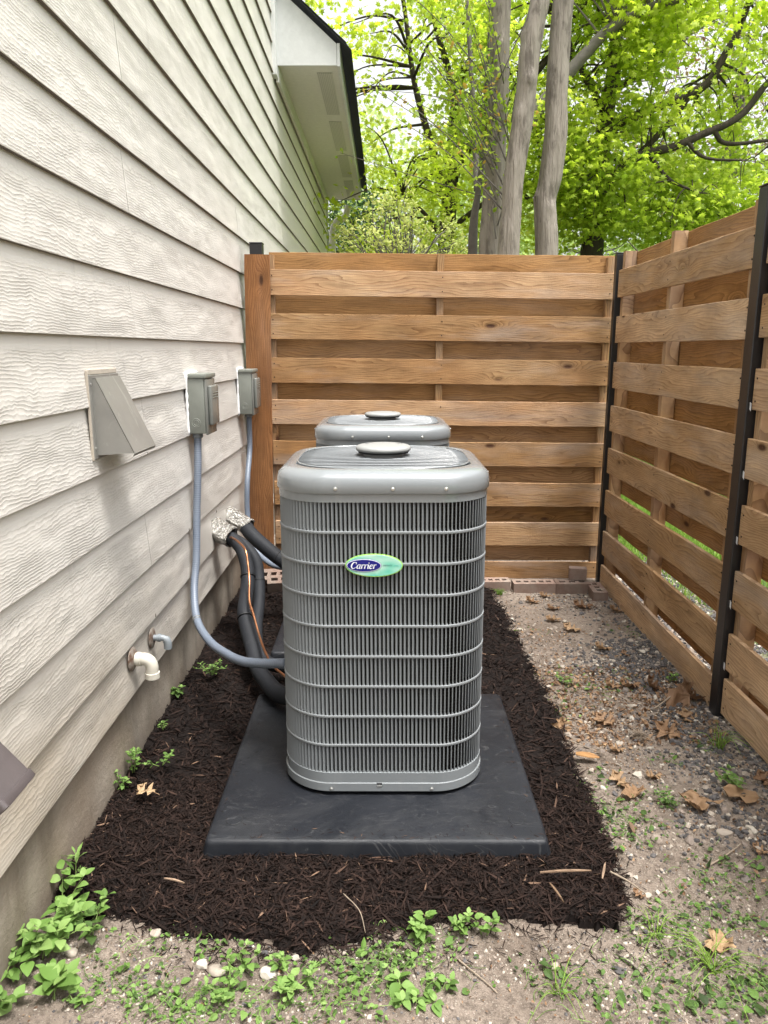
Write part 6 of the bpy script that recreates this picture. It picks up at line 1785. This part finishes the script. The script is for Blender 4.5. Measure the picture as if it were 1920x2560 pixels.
# --- darker oak on the right with visible dark limbs
def oak_limbs(mb, base):
    out = []
    for pts, a, b in (
        ([(2.42, 9.2, 3.15), (2.60, 9.0, 3.24), (2.83, 9.0, 3.41), (3.13, 9.0, 3.47), (3.48, 9.0, 3.61), (3.88, 9.0, 3.80), (4.15, 9.0, 4.13), (4.6, 9.0, 4.5)], .055, .03),
        ([(2.48, 9.5, 3.50), (2.62, 9.5, 3.80), (2.90, 9.5, 3.94), (3.20, 9.5, 4.06), (3.51, 9.5, 4.17), (3.72, 9.5, 4.32), (3.85, 9.5, 4.57), (4.01, 9.5, 4.9), (4.2, 9.5, 5.6)], .06, .035),
        ([(2.50, 9.5, 2.75), (2.39, 9.5, 2.80), (2.19, 9.5, 2.90), (1.93, 9.5, 2.93), (1.73, 9.5, 3.02), (1.4, 9.4, 3.05)], .06, .02),
        ([(2.53, 9.5, 3.15), (2.75, 9.5, 3.29), (2.96, 9.5, 3.53), (3.28, 9.5, 3.86), (3.51, 9.5, 4.17)], .045, .03),
        ([(2.56, 9.5, 3.95), (2.40, 9.4, 4.1), (2.1, 9.3, 4.5), (1.9, 9.3, 5.0)], .045, .02),
        ([(2.58, 9.5, 4.2), (2.85, 9.5, 4.35), (3.2, 9.4, 4.7), (3.4, 9.4, 5.2)], .045, .02),
        ([(2.50, 9.5, 3.3), (2.3, 9.3, 3.45), (2.0, 9.2, 3.55)], .03, .012), ([(2.9, 9.0, 3.42), (3.1, 8.8, 3.1), (3.4, 8.7, 2.95)], .025, .01),
        ([(2.5, 9.5, 2.9), (2.8, 9.4, 2.85), (3.2, 9.3, 2.92), (3.6, 9.3, 2.8)], .04, .012), ([(3.3, 9.0, 3.55), (3.5, 8.9, 3.35), (3.9, 8.8, 3.3)], .025, .01),
        ([(3.6, 9.0, 3.66), (3.75, 9.0, 3.52), (4.2, 9.0, 3.55), (4.6, 9, 3.6)], .03, .012)):
        P = np.array(spline(rel(pts, base), 8)); tube(mb, P, np.linspace(a, b, len(P)), 10, wob=0.1); out.append(P)
    return out
def lime_limbs(mb, base):
    out = []
    for pts, a, b in (([(0.82, 10.2, 3.0), (0.6, 9.9, 3.6), (0.35, 9.7, 4.3), (0.2, 9.6, 5.2)], .06, .02), ([(0.85, 10.15, 3.4), (1.2, 9.9, 4.0), (1.8, 9.7, 4.5), (2.3, 9.6, 5.2)], .06, .02),
                      ([(0.9, 10.1, 4.2), (0.6, 9.9, 5.0), (0.3, 9.7, 5.9)], .05, .02), ([(0.8, 10.2, 2.6), (0.5, 9.8, 2.9), (0.2, 9.5, 3.1)], .04, .012), ([(0.82, 10.2, 2.8), (1.3, 9.8, 3.1), (1.9, 9.6, 3.3)], .04, .012)):
        P = np.array(spline(rel(pts, base), 8)); tube(mb, P, np.linspace(a, b, len(P)), 8, wob=0.1); out.append(P)
    return out
Cs = clusters(400, (0.9, 9.6, 4.6), (2.9, 1.6, 2.7), gap, thr=-0.08, s=1.5, seed=21)
simple_tree('shade_tree', 'bright lime-green leafy tree filling the sky left of the pale trunks', (0.7, 10.4, 0), [(0.7, 10.4, -0.1), (0.75, 10.3, 1.5), (0.8, 10.2, 3.0), (0.9, 10.1, 4.6)], 0.16, Cs, 54, 0.17, 0.074, (ST_V, ST_F), M['leaf_lime'], 0.66, M['oakbark'], 70, 31, extra=lime_limbs)
Cs = np.vstack([clusters(270, (3.1, 10.1, 4.7), (2.6, 1.2, 2.0), thr=0.02, s=1.5, seed=22), clusters(50, (3.1, 8.9, 4.6), (2.3, .3, 1.6), thr=0.05, s=1.5, seed=122), clusters(60, (2.15, 8.8, 3.05), (0.62, 0.5, 0.55), thr=-0.3, seed=23),
                clusters(90, (3.2, 9.2, 2.9), (1.5, 0.7, 0.42), thr=-0.1, s=1.5, seed=24)])
simple_tree('oak_tree', 'dark-limbed oak with mid-green leaves right of the pale trunks', (2.45, 9.5, 0), [(2.40, 9.5, -0.1), (2.44, 9.5, 1.5), (2.47, 9.5, 2.49), (2.50, 9.5, 2.80), (2.53, 9.5, 3.11), (2.51, 9.5, 3.47), (2.53, 9.5, 3.77), (2.56, 9.5, 4.06), (2.61, 9.5, 4.52), (2.61, 9.5, 5.2)], 0.15, Cs, 40, 0.16, 0.082, (ST_V, ST_F), M['leaf_oak'], 0.5, M['oakbark'], 90, 41, extra=oak_limbs, hub=[(2.53, 9.5, 3.77), (2.61, 9.5, 5.0), (3.48, 9, 3.61), (2.5, 9.5, 2.9)])
# grey leaning limb tree between the trunks and the oak
Cs = clusters(70, (2.9, 8.4, 5.1), (1.6, 0.6, 0.7), thr=-0.1, seed=25)
simple_tree('leaning_tree', 'slanting grey limb rising rightwards from behind the pale trunks', (1.0, 8.7, 0), [(1.0, 8.7, -0.1), (1.1, 8.6, 1.6), (1.25, 8.5, 2.9), (1.41, 8.5, 3.46), (1.54, 8.5, 3.69), (1.70, 8.5, 3.87), (1.86, 8.5, 4.05), (2.05, 8.5, 4.26), (2.26, 8.5, 4.46), (2.53, 8.5, 4.61), (2.95, 8.5, 4.75), (3.6, 8.5, 5.0)], 0.09, Cs, 22, 0.14, 0.11, (ST_V, ST_F), M['leaf_lime'], 0.5, M['graybark'], 24, 51)
# flowering shrub low on the left, and a dark evergreen behind it
Cs = clusters(130, (0.18, 8.3, 2.30), (0.72, 0.6, 0.70), thr=-0.25, s=2.0, seed=26)
simple_tree('flowering_shrub', 'bushy shrub with pale yellow-green flower clusters near the house corner', (0.0, 8.3, 0), [(0.0, 8.3, -0.1), (0.05, 8.3, 0.6), (0.1, 8.3, 1.2), (0.15, 8.3, 1.7)], 0.05, Cs, 26, 0.05, 0.045, (LO, LO_F), M['leaf_flower'], 0.6, M['graybark'], 60, 61, flat=1.0)
Cs = clusters(150, (-0.6, 14.2, 2.4), (1.1, 0.8, 1.9), thr=-0.5, seed=27)
simple_tree('evergreen_tree', 'small dark evergreen seen just right of the house corner', (-0.6, 14.2, 0), [(-0.6, 14.2, -0.1), (-0.6, 14.2, 1.0), (-0.6, 14.2, 2.5), (-0.6, 14.2, 3.6)], 0.09, Cs, 60, 0.16, 0.085, (LO, LO_F), M['leaf_dark'], 0.5, M['oakbark'], 30, 71)
# sparsely leafed twiggy tree at upper right
def twiggy(mb, base):
    r = np.random.RandomState(8)
    for i in range(260):
        a = np.array([r.uniform(3.2, 8.0), r.uniform(12, 14), r.uniform(2.5, 7.5)]) - np.array(base)
        d = r.normal(0, 1, 3); d[2] = abs(d[2]) * .5; d /= np.linalg.norm(d); L = r.uniform(.5, 1.6)
        P = spline([a, a + d * L * .5 + r.normal(0, .08, 3), a + d * L + r.normal(0, .12, 3)], 4); tube(mb, P, np.linspace(.014, .003, len(P)), 4)
    return [np.array([[0, 0, 3.0], [0.1, 0, 4.5], [.6, 0, 5.0], [-1.2, 0, 4.5], [1.5, 0, 6], [-.8, 0, 6]])]
Cs = clusters(260, (5.6, 12.8, 5.3), (2.9, 1.2, 2.6), thr=-0.05, s=1.0, seed=28)
simple_tree('budding_tree', 'twiggy tree with sparse reddish buds at the upper right', (5.4, 13, 0), [(5.4, 13, -0.1), (5.4, 13, 2.0), (5.5, 13, 4.0), (5.6, 13, 5.5)], 0.2, Cs, 22, 0.20, 0.07, (LO, LO_F), M['leaf_bud'], 0.45, M['graybark'], 120, 81, extra=twiggy, hub=[(5.4, 13, 3.0), (5.5, 13, 4.5), (5.6, 13, 5.5)])
# more distant trees that close the view
for i, (cx, cy, cz, rx, rz, n, lab, mt, gp) in enumerate((
        (0.6, 17, 3.6, 3.0, 2.6, 300, 'pale distant tree low between the house and the pale trunks', 'leaf_far', .6),
        (4.3, 18, 3.6, 3.2, 2.4, 220, 'distant green tree low behind the dark-limbed oak', 'leaf_far', .4),
        (9.3, 18, 5.0, 4.0, 4.2, 260, 'distant olive tree behind the side fence at far right', 'leaf_far', .5),
        (2.2, 25, 6.0, 5.0, 3.4, 190, 'tallest hazy tree far behind the middle of the back fence', 'leaf_far', .7),
        (-6.5, 20, 5.0, 4.0, 4.0, 120, 'distant tree behind the house', 'leaf_far', .5))):
    Cs = clusters(n, (cx, cy, cz), (rx, 1.8, rz), thr=-0.12, s=0.6, seed=90 + i)
    simple_tree('background_tree', lab, (cx, cy, 0), [(cx, cy, -.1), (cx, cy, cz * .4), (cx + .1, cy, cz * .7), (cx + .2, cy, cz)], 0.16, Cs, 22, 0.30, 0.17, (QD, QD_F), M[mt], gp, M['graybark'], 40, 100 + i)
print('TRIS', sum(sum(len(p.vertices) - 2 for p in m.polygons) * 1 for m in bpy.data.meshes if len(m.polygons) < 400000) if False else 'ok')
